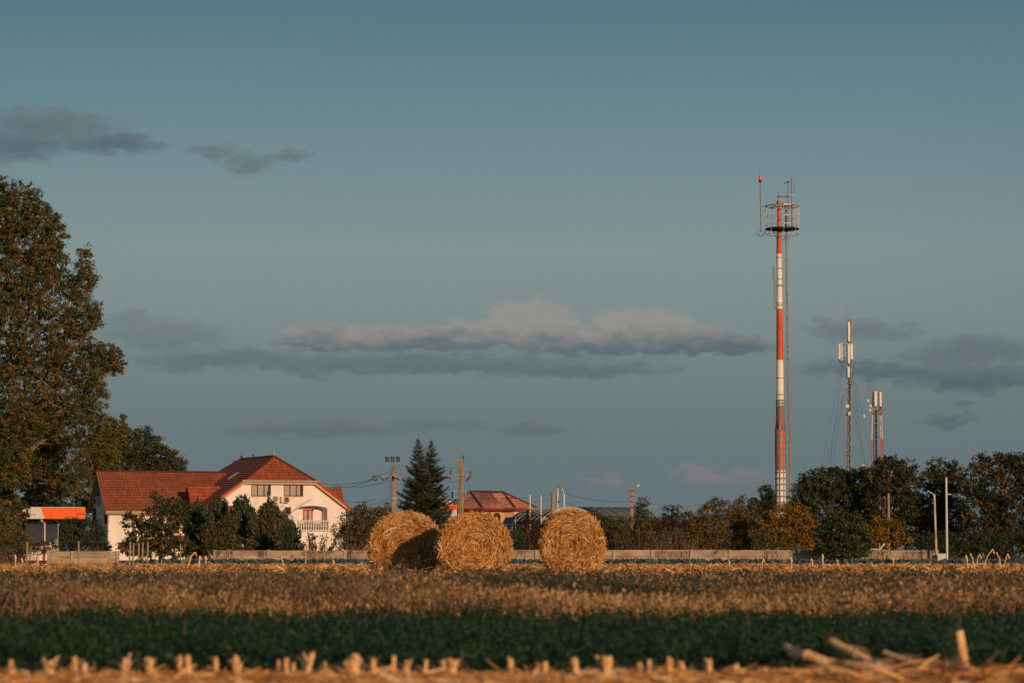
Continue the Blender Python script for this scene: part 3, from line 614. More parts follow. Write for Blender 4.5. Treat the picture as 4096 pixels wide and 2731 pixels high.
stalk([(3380, 2655), (3520, 2672), (3700, 2705)], 30, 8.2, 8.0, 'flat lying corn stalk at the base of the leaning stalks')
stalk([(3230, 2668), (3330, 2676), (3480, 2702)], 16, 8.3, 8.1, 'narrow corn stalk lying low beneath the kinked one')
stalk([(3440, 2622), (3500, 2660), (3600, 2698)], 16, 8.35, 8.2, 'narrow corn stalk half buried beside the thick leaning one')
# dry stalks at the far right of the harvested field and scattered ones
def far_stalk(pts, D, w, label=None):
    P_ = [W(x, y, D) for x, y in pts]; P_[-1].z = 0; mb = MB(); w *= .55; mb.path(P_, w / S(D) / 2, 6, r1=w / S(D) / 2 * 1.3)
    e = P_[0]; mb.face([e, e + Vector((.02, 0, .01)), e + Vector((.06, .02, -.10)), e + Vector((.04, 0, -.12))])
    return tag(mb.build('dry_stalk', 'stalk', base=P_[-1]), label or 'bleached dry stalk poking up from the straw field', 'dry stalk', None if label else 'scattered dry stalks in the straw field')
far_stalk([(3970, 2196), (3950, 2222), (3930, 2262)], 70, 7, 'tallest bent dry stalk under the right hand trees')
far_stalk([(3880, 2212), (3890, 2232), (3900, 2262)], 70, 8, 'dry stalk leaning left, right of the white metal pole')
far_stalk([(3918, 2216), (3910, 2235), (3905, 2262)], 70, 6, 'hooked dry stalk between two bent ones under the right hand trees')
far_stalk([(3985, 2208), (3998, 2232), (4004, 2264)], 70, 7, 'dry stalk arching over right of the tallest bent one')
far_stalk([(4030, 2214), (4022, 2238), (4010, 2262)], 70, 6, 'last dry stalk toward the right edge of the field')
far_stalk([(3862, 2220), (3868, 2240), (3874, 2268)], 60, 7, 'thin dry stalk nearest the white metal pole on its right')
far_stalk([(780, 2207), (765, 2224), (748, 2245)], 80, 9, 'slanting broken stalk in the straw before the mixed autumn tree')
far_stalk([(1222, 2186), (1224, 2215), (1221, 2262)], 80, 5, 'slim upright dry stalk before the wall left of the bales')
for x, y, w_ in [(795, 2222, 10), (822, 2222, 9), (1130, 2232, 8), (1330, 2238, 6), (3050, 2234, 8), (3165, 2228, 9), (3250, 2232, 8), (3293, 2215, 8), (3352, 2237, 8), (3575, 2230, 8), (2915, 2236, 7), (90, 2230, 8), (150, 2226, 9), (235, 2232, 8), (62, 2218, 7)]:
    far_stalk([(x + random.uniform(-6, 6), y), (x + random.uniform(-3, 3), y + 16), (x, 2266)], 85, w_)

# ------------------------------------------------------------------ concrete panel wall
def conc_wall(px0, px1, step, first, label, top=2199, D=146.0, dy=0):
    a = G(px0, D); root = empty('concrete_wall', a, label, 'wall'); zt = W(0, top, D).z; xs = []; x = first
    while x < px1 + 5: xs.append(x); x += step
    edges = [px0] + [x for x in xs if x > px0 + 6] ;
    if edges[-1] < px1 - 10: edges.append(px1)
    for i in range(len(edges) - 1):
        p, q = G(edges[i], D), G(edges[i + 1], D); dz = random.uniform(-.012, .012)
        for z0, z1 in ((-.05, zt * .49 + dz), (zt * .49 + dz + .022, zt + dz)):
            MB().box(p.x + .075, q.x - .075, D - .025, D + .025, z0, z1).build('panel', 'concrete', root)
    for e in edges:
        p = G(e, D); MB().box(p.x - .08, p.x + .08, D - .09, D + .07, -.05, zt + random.uniform(.01, .03)).build('post', 'concrete_light', root)
    return root
conc_wall(195, 470, 154, 290, 'short stretch of low concrete wall at the left, under the dark bush and white wing', 2204)
conc_wall(860, 1500, 153, 922, 'low concrete panel wall before the white house, left of the straw bales', 2200)
conc_wall(1960, 3748, 154.6, 2147, 'long low concrete panel wall running right of the straw bales', 2199)

rg = np.random.default_rng(90); n = 1500; px_ = np.concatenate([rg.uniform(860, 1490, 500), rg.uniform(1960, 3740, 1000)]); cl = np.sin(px_ * .031) + np.sin(px_ * .0137 + 2); px_ = px_[cl > .1]; n = len(px_)
P = np.stack([(px_ - 2048) / F * 145.8, np.full(n, 145.82) - rg.uniform(0, .1, n), np.where(rg.uniform(size=n) < .5, .66, 0.02)], 1); d = rg.normal(size=(n, 3)) * .45; d[:, 2] = np.where(P[:, 2] > .3, -1, 1); d[:, 1] = -.1 * rg.random(n)
V = strip_verts(P, d, rg.uniform(.08, .45, n), rg.uniform(.012, .03, n), rg, .05, 2)
tag(np_mesh('dry_creeper', V, n * 2, PAL['weed'], {'leaf': np.repeat(rg.uniform(0, .5, n), 2), 'twig': np.repeat(rg.uniform(0, .4, n), 2)}), 'dry creeper stems and weeds straggling over the concrete wall', 'creeper', kind='stuff')
# little white gate panel at wall end
r_ = G(3768, 145.6); mb = MB(); mb.box(r_.x - .23, r_.x + .23, 145.58, 145.62, .03, .50)
for k in range(5): mb.box(r_.x - .23, r_.x + .23, 145.55, 145.575, .06 + k * .095, .11 + k * .095)
tag(mb.build('white_panel', 'white', base=(r_.x, 145.6, 0)), 'small white slatted panel closing the right end of the concrete wall', 'fence panel')

# ------------------------------------------------------------------ posts, poles, lamps
def post(px, top_y, by_D, w, label, m_='post_wood', name='fence_post', group=None, tilt=0, cat='post'):
    D = by_D; b = G(px, D); h = W(px, top_y, D).z; r = w / S(D) / 2; mb = MB(); t = b + Vector((tilt / S(D), 0, h))
    mb.tube(b - Vector((0, 0, .05)), t, r * 1.05, r * .95, 8); mb.tube(t, t + Vector((0, 0, r * .5)), r * .9, r * .3, 8)
    return tag(mb.build(name, m_, base=b), label, cat, group)
gp = 'thin posts standing in the field at the left'
post(108, 2168, 128, 7.5, 'thin grey post nearest the left edge of the field', group=gp)
post(314, 2164, 128, 7, 'thin grey post before the short left stretch of wall', group=gp)
for x, y, t_ in [(518, 2166, 'leftmost and thickest post of the close row of five before the mixed autumn tree'), (532, 2171, 'post set just behind the leftmost of the close row of five'), (553, 2172, 'middle post of the close row of five before the mixed autumn tree'),
                 (569, 2170, 'fourth post of the close row of five before the mixed autumn tree'), (589, 2168, 'rightmost post of the close row of five before the mixed autumn tree')]:
    post(x, y, 128 + (4 if x == 532 else 0), 7, t_, group=gp, tilt=2)
post(722, 2176, 132, 5, 'thin weathered post in the undergrowth of the mixed autumn tree', group=gp); post(148, 2200, 120, 4, 'short stake in the straw right of the leftmost field post', group=gp)

def white_pole(px, ty, D, w, label, rust=False):
    b = G(px, D); h = W(px, ty, D).z; r = w / S(D) / 2; root = empty('metal_pole', b, label, 'pole')
    MB().tube(b, b + Vector((0, 0, h)), r, r * .9, 10).build('shaft', 'white', root)
    MB().tube(b + Vector((0, 0, h)), b + Vector((0, 0, h + .04)), r * 1.3, r * .8, 10).build('cap', 'galv', root); MB().tube(b + Vector((0, 0, h * .62)), b + Vector((0, 0, h * .63)), r * 1.25, None, 10).build('collar', 'galv', root)
    return root
white_pole(2120, 1978, 190, 7, 'white metal pole at the left end of the arched sheds')
white_pole(2164, 1979, 190, 7, 'white metal pole second from the left before the arched sheds')
white_pole(2231, 1952, 190, 7, 'tallest thin white pole beside the short curved lamp, before the arched sheds')
white_pole(2208, 1988, 192, 5, 'narrow white pole right behind the wooden pole of the arched sheds')
p_ = white_pole(3788, 1910, 144.6, 10, 'tall bare white metal pole at the end of the concrete wall')
MB().beam(W(3788, 1976, 144.6), W(3805, 1976, 144.6), .03, .05).build('bracket', 'galv', p_)
def wood_pole(px, ty, D, w, label):
    b = G(px, D); h = W(px, ty, D).z; r = w / S(D) / 2; root = empty('wooden_pole', b, label, 'pole')
    MB().tube(b, b + Vector((0, 0, h)), r * 1.15, r * .9, 10).build('shaft', 'post_wood', root)
    mb = MB().beam(b + Vector((r, -.02, h * .86)), b + Vector((r + .22, -.02, h * .86)), .03, .03); mb.lathe(b + Vector((r + .22, -.02, h * .86)), [(.03, -.06), (.06, 0), (.03, .08)], 8); mb.build('insulator', 'dark', root)
    return root
wood_pole(2212, 1968, 190, 17, 'brown wooden pole with a small side insulator before the arched sheds')
wood_pole(3556, 1973, 172, 10, 'brown wooden pole against the dark locust trees at the right')
# lamp posts
def lamp(pts, D, w, label, head=True, rust=False, headlen=.4):
    P_ = [W(x, y, D) for x, y in pts]; b = P_[0].copy(); b.z = 0; P_[0].z = 0; root = empty('lamp_post', b, label, 'lamp post')
    r = w / S(D) / 2; MB().path(P_[:2], r * 1.1, 10, r1=r).build('shaft', 'rustpost' if rust else 'white', root)
    MB().path(P_[1:], r * .75, 8, r1=r * .6).build('arm', 'galv', root)
    if head:
        e = P_[-1]; d = (P_[-1] - P_[-2]).normalized(); mb = MB(); mb.beam(e - d * .05, e + d * headlen, .16, .12); mb.beam(e + d * .05, e + d * headlen * .9, .10, .16); h_ = mb.build('lamp_head', 'strap', root)
        MB().beam(e + d * .08 - Vector((0, 0, .09)), e + d * headlen * .85 - Vector((0, 0, .09)), .09, .05).build('lens', 'paleglass', h_)
    return root
M['rustpost'] = mat('white_paint_over_rust', (.62, .56, .50), .7, .2, 1.2, col2=(.38, .17, .07), stretch=(1, 1, .8))
lamp([(2256, 2225), (2256, 1976), (2252, 1962), (2246, 1952)], 190, 8, 'short white lamp post with curved tip and dark head before the arched sheds', headlen=.35)
lamp([(3746, 2225), (3737, 1978), (3720, 1968), (3709, 1962)], 150, 9, 'rust stained white lamp post with a bare arm over the wall end', head=False, rust=True)
def conc_lamp():
    D = 205; b = G(2529, D); h = W(2529, 1958, D).z; root = empty('concrete_lamp_post', b, 'stubby concrete pole with an angled lamp arm behind the right arched shed', 'lamp post')
    MB().box(b.x - .12, b.x + .12, D - .12, D + .12, 0, h).box(b.x - .14, b.x + .14, D - .14, D + .14, h, h + .05).build('shaft', 'concrete_pole', root)
    for z in (h - .12, h - .5, h - .9, h - 1.3): MB().box(b.x - .145, b.x + .145, D - .145, D + .145, z, z + .05).build('clamp_band', 'dark', root)
    MB().path([W(2540, 1972, D), W(2541, 1960, D), W(2551, 1944, D)], .03, 6).build('arm', 'galv', root)
    MB().beam(W(2549, 1946, D), W(2557, 1936, D), .18, .12).build('lamp_head', 'white', root)
conc_lamp()

# ------------------------------------------------------------------ power poles
def ins(mb, c, s=1.0, d=(0, 0, 1)):
    d = Vector(d).normalized(); c = Vector(c)
    for k in range(4): mb.tube(c + d * (k * .085 * s), c + d * (k * .085 * s + .05 * s), .075 * s, .06 * s, 8)
    mb.tube(c, c + d * .36 * s, .035 * s, .035 * s, 6)
DP = 200
def pole_one():
    b = G(1576, DP); w = W; root = empty('power_pole', b, 'concrete power pole with three insulator blocks on top, left of the spruces', 'power pole')
    zt = w(0, 1859, DP).z; x = b.x
    sh = MB(); sh.face([(x - .15, DP - .13, 0), (x + .18, DP - .13, 0), (x + .13, DP - .11, zt), (x - .13, DP - .11, zt)]); sh.face([(x - .18, DP + .2, 0), (x - .15, DP - .13, 0), (x - .13, DP - .11, zt), (x - .19, DP + .15, zt)])
    sh.face([(x + .18, DP - .13, 0), (x + .15, DP + .2, 0), (x + .12, DP + .15, zt), (x + .13, DP - .11, zt)]); sh.face([(x + .15, DP + .2, 0), (x - .18, DP + .2, 0), (x - .19, DP + .15, zt), (x + .12, DP + .15, zt)])
    sh.face([(x - .13, DP - .11, zt), (x + .13, DP - .11, zt), (x + .12, DP + .15, zt), (x - .19, DP + .15, zt)]); sh.build('shaft', 'concrete_pole', root)
    mb = MB(); mb.beam(w(1541, 1851, DP - .2), w(1604, 1851, DP - .2), .12, .09); mb.beam(w(1563, 1850, DP - .15), w(1563, 1870, DP - .15), .07, .07); mb.beam(w(1580, 1850, DP - .15), w(1580, 1870, DP - .15), .07, .07); mb.build('top_crossarm', 'steel', root)
    for cx in (1550, 1571, 1593):
        mb = MB(); c0 = w(cx, 1847, DP - .2)
        for dx in (-.09, .06): 
            for k in range(4): mb.tube(c0 + Vector((dx, 0, k * .08)), c0 + Vector((dx, 0, k * .08 + .055)), .075, .06, 8)
        mb.beam(c0 + Vector((-.18, 0, .33)), c0 + Vector((.14, 0, .31)), .06, .04); mb.beam(c0 + Vector((-.14, -.02, .38)), c0 + Vector((-.02, -.02, .36)), .05, .05); mb.build('fuse_block', 'dark', root)
    MB().beam(w(1510, 1905, DP - .22), w(1622, 1908, DP - .22), .09, .10).build('crossarm', 'steel', root)
    for q, k, d in ((w(1512, 1901, DP - .22), .9, (1, 0, -.6)), (w(1553, 1909, DP - .22), .7, (-1, 0, -.6)), (w(1525, 1912, DP - .22), .7, (1, 0, -.8)), (w(1585, 1911, DP - .22), .7, (1, 0, -.6)), (w(1574, 1903, DP - .35), .9, (0, 0, -1))): mb = MB(); ins(mb, q, k, d); mb.build('insulator', 'dark', root)
    mb = MB(); q = [w(1490, 1904, DP - .2), w(1499, 1901, DP - .2), w(1508, 1918, DP - .2), w(1500, 1922, DP - .2)]
    for i in range(4): mb.beam(q[i], q[(i + 1) % 4], .06, .07)
    mb.beam(w(1503, 1908, DP - .2), w(1511, 1902, DP - .2), .04, .04); mb.build('tension_bracket', 'dark', root)
    mb = MB(); mb.path([w(1561, 1876, DP - .3), w(1557, 1960, DP - .3), w(1557, 2060, DP - .3)], .02, 4); mb.path([w(1560, 1885, DP - .2), w(1540, 1894, DP - .2), w(1512, 1904, DP - .2)], .015, 4); mb.path([w(1580, 1885, DP - .2), w(1600, 1894, DP - .2), w(1622, 1904, DP - .2)], .015, 4)
    mb.path([w(1580, 1870, DP - .2), w(1572, 1882, DP - .2)], .01, 4); mb.path([w(1593, 1856, DP - .2), w(1602, 1878, DP - .2), w(1608, 1894, DP - .2)], .01, 4); mb.build('jumper_cable', 'wire', root)
    for y in (1874, 1886, 1952): MB().box(x - .21, x + .17, DP - .16, DP + .2, w(0, y, DP).z, w(0, y, DP).z + .035).build('clamp_band', 'steel', root)
    MB().box(x - .13, x + .165, DP - .165, DP - .14, w(0, 1994, DP).z, w(0, 1991, DP).z).build('white_band', 'white', root)
pole_one()
def pole_two():
    b = G(1845, DP); w = W; root = empty('power_pole', b, 'concrete power pole with a single top insulator, right of the spruces', 'power pole'); x = b.x; zt = w(0, 1843, DP).z
    sh = MB()
    def ring(z, f): return [(x - .19 * f, DP - .12, z), (x + .17 * f, DP - .12, z), (x + .17 * f, DP + .16, z), (x - .19 * f, DP + .16, z)]
    A, B = ring(0, 1.18), ring(zt, .86)
    for i in range(4): sh.face([A[i], A[(i + 1) % 4], B[(i + 1) % 4], B[i]])
    sh.build('shaft', 'concrete_pole', root)
    MB().box(x + .03, x + .045, DP - .15, DP - .13, 0, zt).build('groove', 'steel', root)
    MB().box(w(1826, 0, DP).x, w(1855, 0, DP).x, DP - .2, DP + .2, zt, zt + .12).box(w(1831, 0, DP).x, w(1852, 0, DP).x, DP - .18, DP + .18, zt - .1, zt - .001).build('cap', 'concrete_pole', root)
    MB().beam(w(1845, 1836, DP - .22), w(1863, 1836, DP - .22), .05, .05).build('top_bracket', 'steel', root)
    for q, k, d in ((w(1854, 1836, DP - .22), .8, (0, 0, 1)), (w(1803, 1899, DP - .22), .95, (0, 0, 1)), (w(1882, 1900, DP - .22), .9, (0, 0, 1)), (w(1884, 1902, DP - .22), 1.0, (-1, 0, -.9)), (w(1876, 1913, DP - .22), .8, (-1, 0, -.8)), (w(1803, 1912, DP - .22), .8, (-1, 0, .2)), (w(1853, 1845, DP - .1), .5, (0, 0, -1))): mb = MB(); ins(mb, q, k, d); mb.build('insulator', 'brown', root)
    MB().beam(w(1799, 1901, DP - .22), w(1890, 1900, DP - .22), .09, .10).build('crossarm', 'steel', root)
    mb = MB(); mb.beam(w(1807, 1964, DP), w(1834, 1964, DP), .05, .05); mb.beam(w(1815, 1964, DP), w(1816, 1991, DP), .06, .06); mb.beam(w(1807, 1991, DP), w(1836, 1991, DP), .05, .05); mb.build('meter_bracket', 'galv', root); mb = MB(); mb.beam(w(1861, 1965, DP), w(1861, 1991, DP), .05, .05); mb.beam(w(1853, 1965, DP), w(1862, 1965, DP), .05, .05); mb.beam(w(1853, 1990, DP), w(1862, 1990, DP), .05, .05); mb.build('meter_bracket', 'galv', root)
    for q, k in ((w(1810, 1990, DP - .05), 1.25), (w(1856, 1988, DP - .05), 1.0)): mb = MB(); ins(mb, q, k); mb.build('arrester', 'dark', root)
    mb = MB(); mb.path([w(1836, 1848, DP - .2), w(1830, 1852, DP - .25), w(1828, 1864, DP - .25)], .012, 4); mb.build('jumper_cable', 'wire', root); mb = MB(); mb.path([w(1797, 1888, DP - .2), w(1788, 1897, DP - .2), w(1784, 1908, DP - .2), w(1800, 1917, DP - .2)], .014, 4)
    mb.build('jumper_cable', 'wire', root); mb = MB(); mb.path([w(1874, 1884, DP - .2), w(1862, 1888, DP - .2), w(1857, 1905, DP - .2), w(1862, 1922, DP - .2)], .012, 4); mb.path([w(1838, 1850, DP - .25), w(1844, 1900, DP - .3), w(1841, 1960, DP - .3), w(1844, 2060, DP - .3)], .018, 4); mb.path([w(1845, 1836, DP), w(1840, 1829, DP), w(1854, 1822, DP)], .01, 4); mb.build('jumper_cable', 'wire', root)
    for y in (1935, 1955, 1975): MB().box(x - .21, x + .19, DP - .15, DP + .18, w(0, y, DP).z, w(0, y, DP).z + .03).build('clamp_band', 'steel', root)
pole_two()
def wire(a, b, label, sag=.2, r=.014, g='overhead wires'):
    a, b = Vector(a), Vector(b); pts = [a.lerp(b, t / 12) - Vector((0, 0, sag * 4 * (t / 12) * (1 - t / 12))) for t in range(13)]
    mb = MB(); mb.path(pts, r, 4); return tag(mb.build('overhead_wire', 'wire', base=a), label, 'wire', g)
wire(W(1275, 1930, 268), W(1490, 1914, 200), 'uppermost wire from the white house roof to the left power pole', .3, .02)
wire(W(1343, 1941, 268), W(1491, 1916, 200), 'wire starting at the right dormer and running up to the left power pole', .3, .02)
wire(W(1330, 1943, 268), W(1557, 1921, 200), 'lowest of the three wires joining the white house roof and the left power pole', .3, .018)
wire(W(1358, 1991, 268), W(1503, 1995, 200), 'sagging service wire left of the left power pole, below roof eave height', .3, .015)
wire(W(1455, 2024, 215), W(1557, 1990, 200), 'lower slanting wire descending left from the left power pole', .1, .014)
wire(W(1776, 1881, 200), W(1830, 1864, 200), 'short wire sloping down left from the right power pole to the spruce', .02, .014)
wire(W(1780, 1926, 200), W(1832, 1924, 200), 'level wire between spruce and right power pole below its crossarm', .02, .014)
wire(W(2073, 1993, 190), W(2212, 1972, 190), 'wire from the orange roof up to the wooden pole', .05, .014)
wire(W(2110, 2010, 190), W(2208, 1992, 190), 'lower wire from the orange roof to the wooden pole', .04, .014)
wire(W(2236, 1963, 190), W(2525, 2003, 205), 'long wire from the tallest thin white pole to the stubby concrete pole', .3, .016)
wire(W(2219, 1988, 190), W(2330, 2030, 220), 'wire dropping right from the wooden pole to the arched roof', .1, .014)
wire(W(2534, 2008, 205), W(2850, 2019, 215), 'long low wire running right from the stubby concrete pole', .15, .014)

# ------------------------------------------------------------------ red and white tower
M['strutm'] = mat('weathered_galvanised', (.34, .30, .26), .6, .15, 4, col2=(.20, .15, .11))
def tower():
    D = 245.0; b = G(3125, D); s = S(D); w = lambda x, y, d=0: W(x, y, D + d)
    root = empty('telecom_tower', b, 'tall red and white banded telecom tower with a caged top platform', 'tower')
    xa = b.x
    def Z(y): return W(3122, y, D).z
    prof = [(803, 16), (909, 18), (1016, 21), (1235, 24.5), (1440, 28), (1596, 30), (1700, 31), (2250, 31)]
    def rad(y):
        for (y0, a), (y1, c_) in zip(prof, prof[1:]):
            if y <= y1: return (a + (c_ - a) * (y - y0) / (y1 - y0)) / s / 2
        return prof[-1][1] / s / 2
    def seg(y0, y1, k=None):
        mb = MB(); n = 24; ys = [y0, y1]; z0, z1 = Z(y0), Z(y1); r0, r1 = rad(y0), rad(y1)
        if k: r0 = r1 = k / s / 2
        for i in range(n):
            t, u = 2 * math.pi * i / n, 2 * math.pi * (i + 1) / n
            mb.face([(xa + r1 * math.cos(t), D + r1 * math.sin(t), z1), (xa + r1 * math.cos(u), D + r1 * math.sin(u), z1), (xa + r0 * math.cos(u), D + r0 * math.sin(u), z0), (xa + r0 * math.cos(t), D + r0 * math.sin(t), z0)])
        mb.face([(xa + r0 * math.cos(2 * math.pi * i / n), D + r0 * math.sin(2 * math.pi * i / n), z0) for i in range(n)]); return mb
    seg(803, 1016).build('red_section', 'shaft_red', root, smooth=False); seg(1016, 1235).build('white_section', 'shaft_white', root); seg(1235, 1440).build('red_section', 'shaft_red', root); seg(1440, 1596).build('white_section', 'shaft_white', root)
    seg(1596, 1622).build('white_section', 'shaft_white', root); seg(1622, 1719).build('red_section', 'shaft_red', root)
    seg(1719, 1881, 41).build('sleeve', 'shaft_pale', root); zb = MB(); q = seg(1881, 2225, 42)
    # sleeve goes to the ground
    q.v = [(x, y, max(z, 0)) for x, y, z in q.v]; q.build('sleeve', 'shaft_white', root)
    # straps
    def ringm(mb, z0, z1, r, n=24):
        for i in range(n):
            t, u = 2 * math.pi * i / n, 2 * math.pi * (i + 1) / n
            p0 = (xa + r * math.cos(t), D + r * math.sin(t)); p1 = (xa + r * math.cos(u), D + r * math.sin(u)); mb.face([(*p0, z0), (*p1, z0), (*p1, z1), (*p0, z1)])
        for z in (z0, z1): mb.face([(xa + r * math.cos(2 * math.pi * i / n), D + r * math.sin(2 * math.pi * i / n), z) for i in range(n)])
    y = 1598
    while y < 2235:
        R = (rad(y) if y < 1712 else 21 / s) + .035
        if not 1690 < y < 1716: mb = MB(); ringm(mb, Z(y + 5.5), Z(y), R); mb.build('strap_ring', 'strap', root)
        y += 24.0 if y > 1620 else 12
    mb = MB()
    for i in range(8):
        t = 2 * math.pi * (i + .5) / 8 + .12; o = Vector((math.cos(t), math.sin(t), 0)); tn = Vector((-o.y, o.x, 0)); 
        for (ya, yb, ra, rb_) in ((1598, 1680, rad(1598), rad(1680)), (1680, 1717, rad(1680), 20.5 / s), (1719, 2225, 20.6 / s, 21 / s)):
            A = Vector((xa, D, Z(ya))) + o * (ra + .022); B = Vector((xa, D, max(Z(yb), 0))) + o * (rb_ + .022); wd_ = .055
            mb.face([A - tn * wd_, A + tn * wd_, B + tn * wd_, B - tn * wd_]); mb.face([A - tn * wd_ - o * .02, A - tn * wd_, B - tn * wd_, B - tn * wd_ - o * .02])
    mb.build('strap_bars', 'strap', root)
    # platform deck
    cx = w(3122, 0).x; R = 1.48; zd0, zd1 = Z(920), Z(914)
    mb = MB(); mb.lathe((cx, D, 0), [(R * .8, zd0), (R, zd0 + .03), (R, zd1), (R * .8, zd1)], 16); mb.build('deck', 'dark', root)
    mb = MB()
    for k in range(16):
        t, u = 2 * math.pi * k / 16, 2 * math.pi * (k + 1) / 16; p = Vector((cx + R * math.cos(t), D + R * math.sin(t), 0)); q2 = Vector((cx + R * math.cos(u), D + R * math.sin(u), 0))
        for y_ in (824, 868, 900): mb.beam(p + Vector((0, 0, Z(y_))), q2 + Vector((0, 0, Z(y_))), .03, .03)
        mb.beam(p + Vector((0, 0, Z(912))), p + Vector((0, 0, Z(824))), .03, .03); m2 = p.lerp(q2, .5); mb.beam(m2 + Vector((0, 0, Z(912))), m2 + Vector((0, 0, Z(824))), .02, .02)
        if k % 2 == 0: mb.beam(p + Vector((0, 0, Z(938))), p + Vector((0, 0, Z(915))), .025, .025); mb.beam(p + Vector((0, 0, Z(938))), Vector((cx + R * math.cos(t + .785), D + R * math.sin(t + .785), Z(938))), .03, .03)
    mb.build('cage', 'galv', root)
    mb = MB()
    for k in range(12):
        t, u = 2 * math.pi * k / 12, 2 * math.pi * (k + 1) / 12
        mb.beam((cx + R * math.cos(t), D + R * math.sin(t), Z(826)), (cx + R * math.cos(u), D + R * math.sin(u), Z(826)), .06, .07)
    for k in range(4):
        t = math.pi / 4 + k * math.pi / 2; mb.beam((cx, D, Z(826)), (cx + R * math.cos(t), D + R * math.sin(t), Z(826)), .1, .1)
    mb.beam(w(3103, 816), w(3160, 813), .1, .1); mb.build('top_frame', 'steel', root)
    mb = MB(); mb.beam(w(3093, 925), w(3116, 965), .07, .07); mb.beam(w(3150, 925), w(3130, 965), .07, .07); mb.beam(w(3110, 925, -.8), w(3118, 965), .06, .06); mb.build('strut', 'strap', root)
    # masts on the platform
    mb = MB(); mb.path([w(3044, 930, -.3), w(3043, 820, -.3), w(3041, 727, -.3)], .055, 8); mb.beam(w(3044, 925, -.3), w(3060, 918, -.3), .07, .07); mb.beam(w(3042, 818, -.3), w(3056, 826, -.3), .07, .07); mb.build('beacon_mast', 'steel', root)
    mb = MB(); mb.lathe(w(3040.7, 726, -.3), [(.10, 0), (.12, .12), (.15, .16), (.15, .40), (.10, .46), (.04, .5)], 12); bc = mb.build('beacon', 'beacon', root)
    MB().lathe(w(3040.7, 728, -.3), [(.12, -.04), (.13, .13), (.07, .14)], 12).tube(w(3040, 706, -.3), w(3038, 679, -.3), .015, .01, 5).build('beacon_housing', 'dark', root)
    mb = MB(); mb.tube(w(3153, 912, -.9), w(3153, 725, -.9), .045); mb.tube(w(3168, 925, -.6), w(3166, 713, -.6), .05); mb.tube(w(3178, 779, -.6), w(3177, 732, -.6), .035); mb.tube(w(3114, 816, -.3), w(3114, 769, -.3), .035); mb.beam(w(3155, 779, -.7), w(3179, 779, -.6), .05, .05); mb.beam(w(3108, 787, -.4), w(3158, 787, -.8), .1, .09); mb.beam(w(3161, 713, -.6), w(3172, 713, -.6), .04, .04); mb.build('antenna_rod', 'steel', root)
    mb = MB(); mb.beam(w(3137, 734, -.9), w(3158, 725, -.9), .1, .07); mb.build('camera_arm', 'dark', root)
    mb = MB(); mb.ball(w(3143, 856, -.6), .14, .14, .12); mb.tube(w(3143, 856, -.6), w(3150, 850, -.6), .05); mb.build('floodlight', 'white', root)
    mb = MB(); mb.tube(w(3144, 908, -.2), w(3145, 838, -.2), .08); mb.build('cable_trunk', 'dark', root)
    mb = MB(); mb.path([w(3065, 925, -.5), w(3055, 938, -.5), w(3042, 945, -.5), w(3034, 935, -.5), w(3033, 921, -.5)], .02, 5); mb.path([w(3062, 925, -.5), w(3048, 944, -.5), w(3035, 944, -.5), w(3019, 933, -.5)], .02, 5); mb.path([w(3168, 925, -.5), w(3158, 945, -.5), w(3152, 965, -.5)], .015, 5); mb.build('loose_cable', 'wire', root)
    # ladder/cable run
    pts = [(3144, 912), (3144, 1000), (3146, 1150), (3149, 1340), (3151, 1500), (3156, 1650), (3160, 1740), (3161, 1980), (3162, 2230)]
    P_ = [w(x, y) for x, y in pts]; mb = MB(); mb.path(P_, .065, 6); mb.path([p + Vector((.10, .12, 0)) for p in P_], .03, 5); mb.build('cable_ladder', 'strutm', root)
    mb = MB(); y = 980; rs = random.Random(4)
    while y < 2050:
        x = np.interp(y, [p[1] for p in pts], [p[0] for p in pts]); mb.beam(w(x - 3, y), w(x + 13, y - 1), .03, .03)
        if rs.random() < .3: mb.beam(w(x - 3, y + 10), w(x + 3, y + 2), .05, .08)
        y += rs.choice((26, 34, 44))
    mb.build('ladder_peg', 'steel', root)
    for y in (958, 1030, 1144, 1213, 1328, 1395, 1512, 1578, 1752, 1889, 1936):
        x = np.interp(y, [p[1] for p in pts], [p[0] for p in pts]); mb = MB(); R_ = (rad(y) if y < 1719 else 21 / s) + .03; ringm(mb, Z(y + 1.6), Z(y - 1.6), R_); mb.beam((xa + R_ * .9, D - .05, Z(y)), tuple(w(x, y, -.05)), .05, .06); mb.build('bracket', 'steel', root)
    mb = MB(); mb.tube(w(3095, 1123, -.2), w(3095, 1064, -.2), .065); mb.tube(w(3100, 1239, -.2), w(3100, 1120, -.2), .045); mb.build('side_antenna', 'steel', root)
    for y, x0 in ((1073, 3095), (1116, 3095), (1140, 3098), (1221, 3098)):
        mb = MB(); ringm(mb, Z(y + 2.5), Z(y - 2), rad(y) + .04); mb.beam(w(x0 - 3, y, -.2), w(3120, y, -.2), .08, .08); mb.beam(w(x0 - 4, y - 1, -.2), w(x0 + 5, y - 1, -.2), .12, .12); mb.build('antenna_bracket', 'steel', root)
tower()

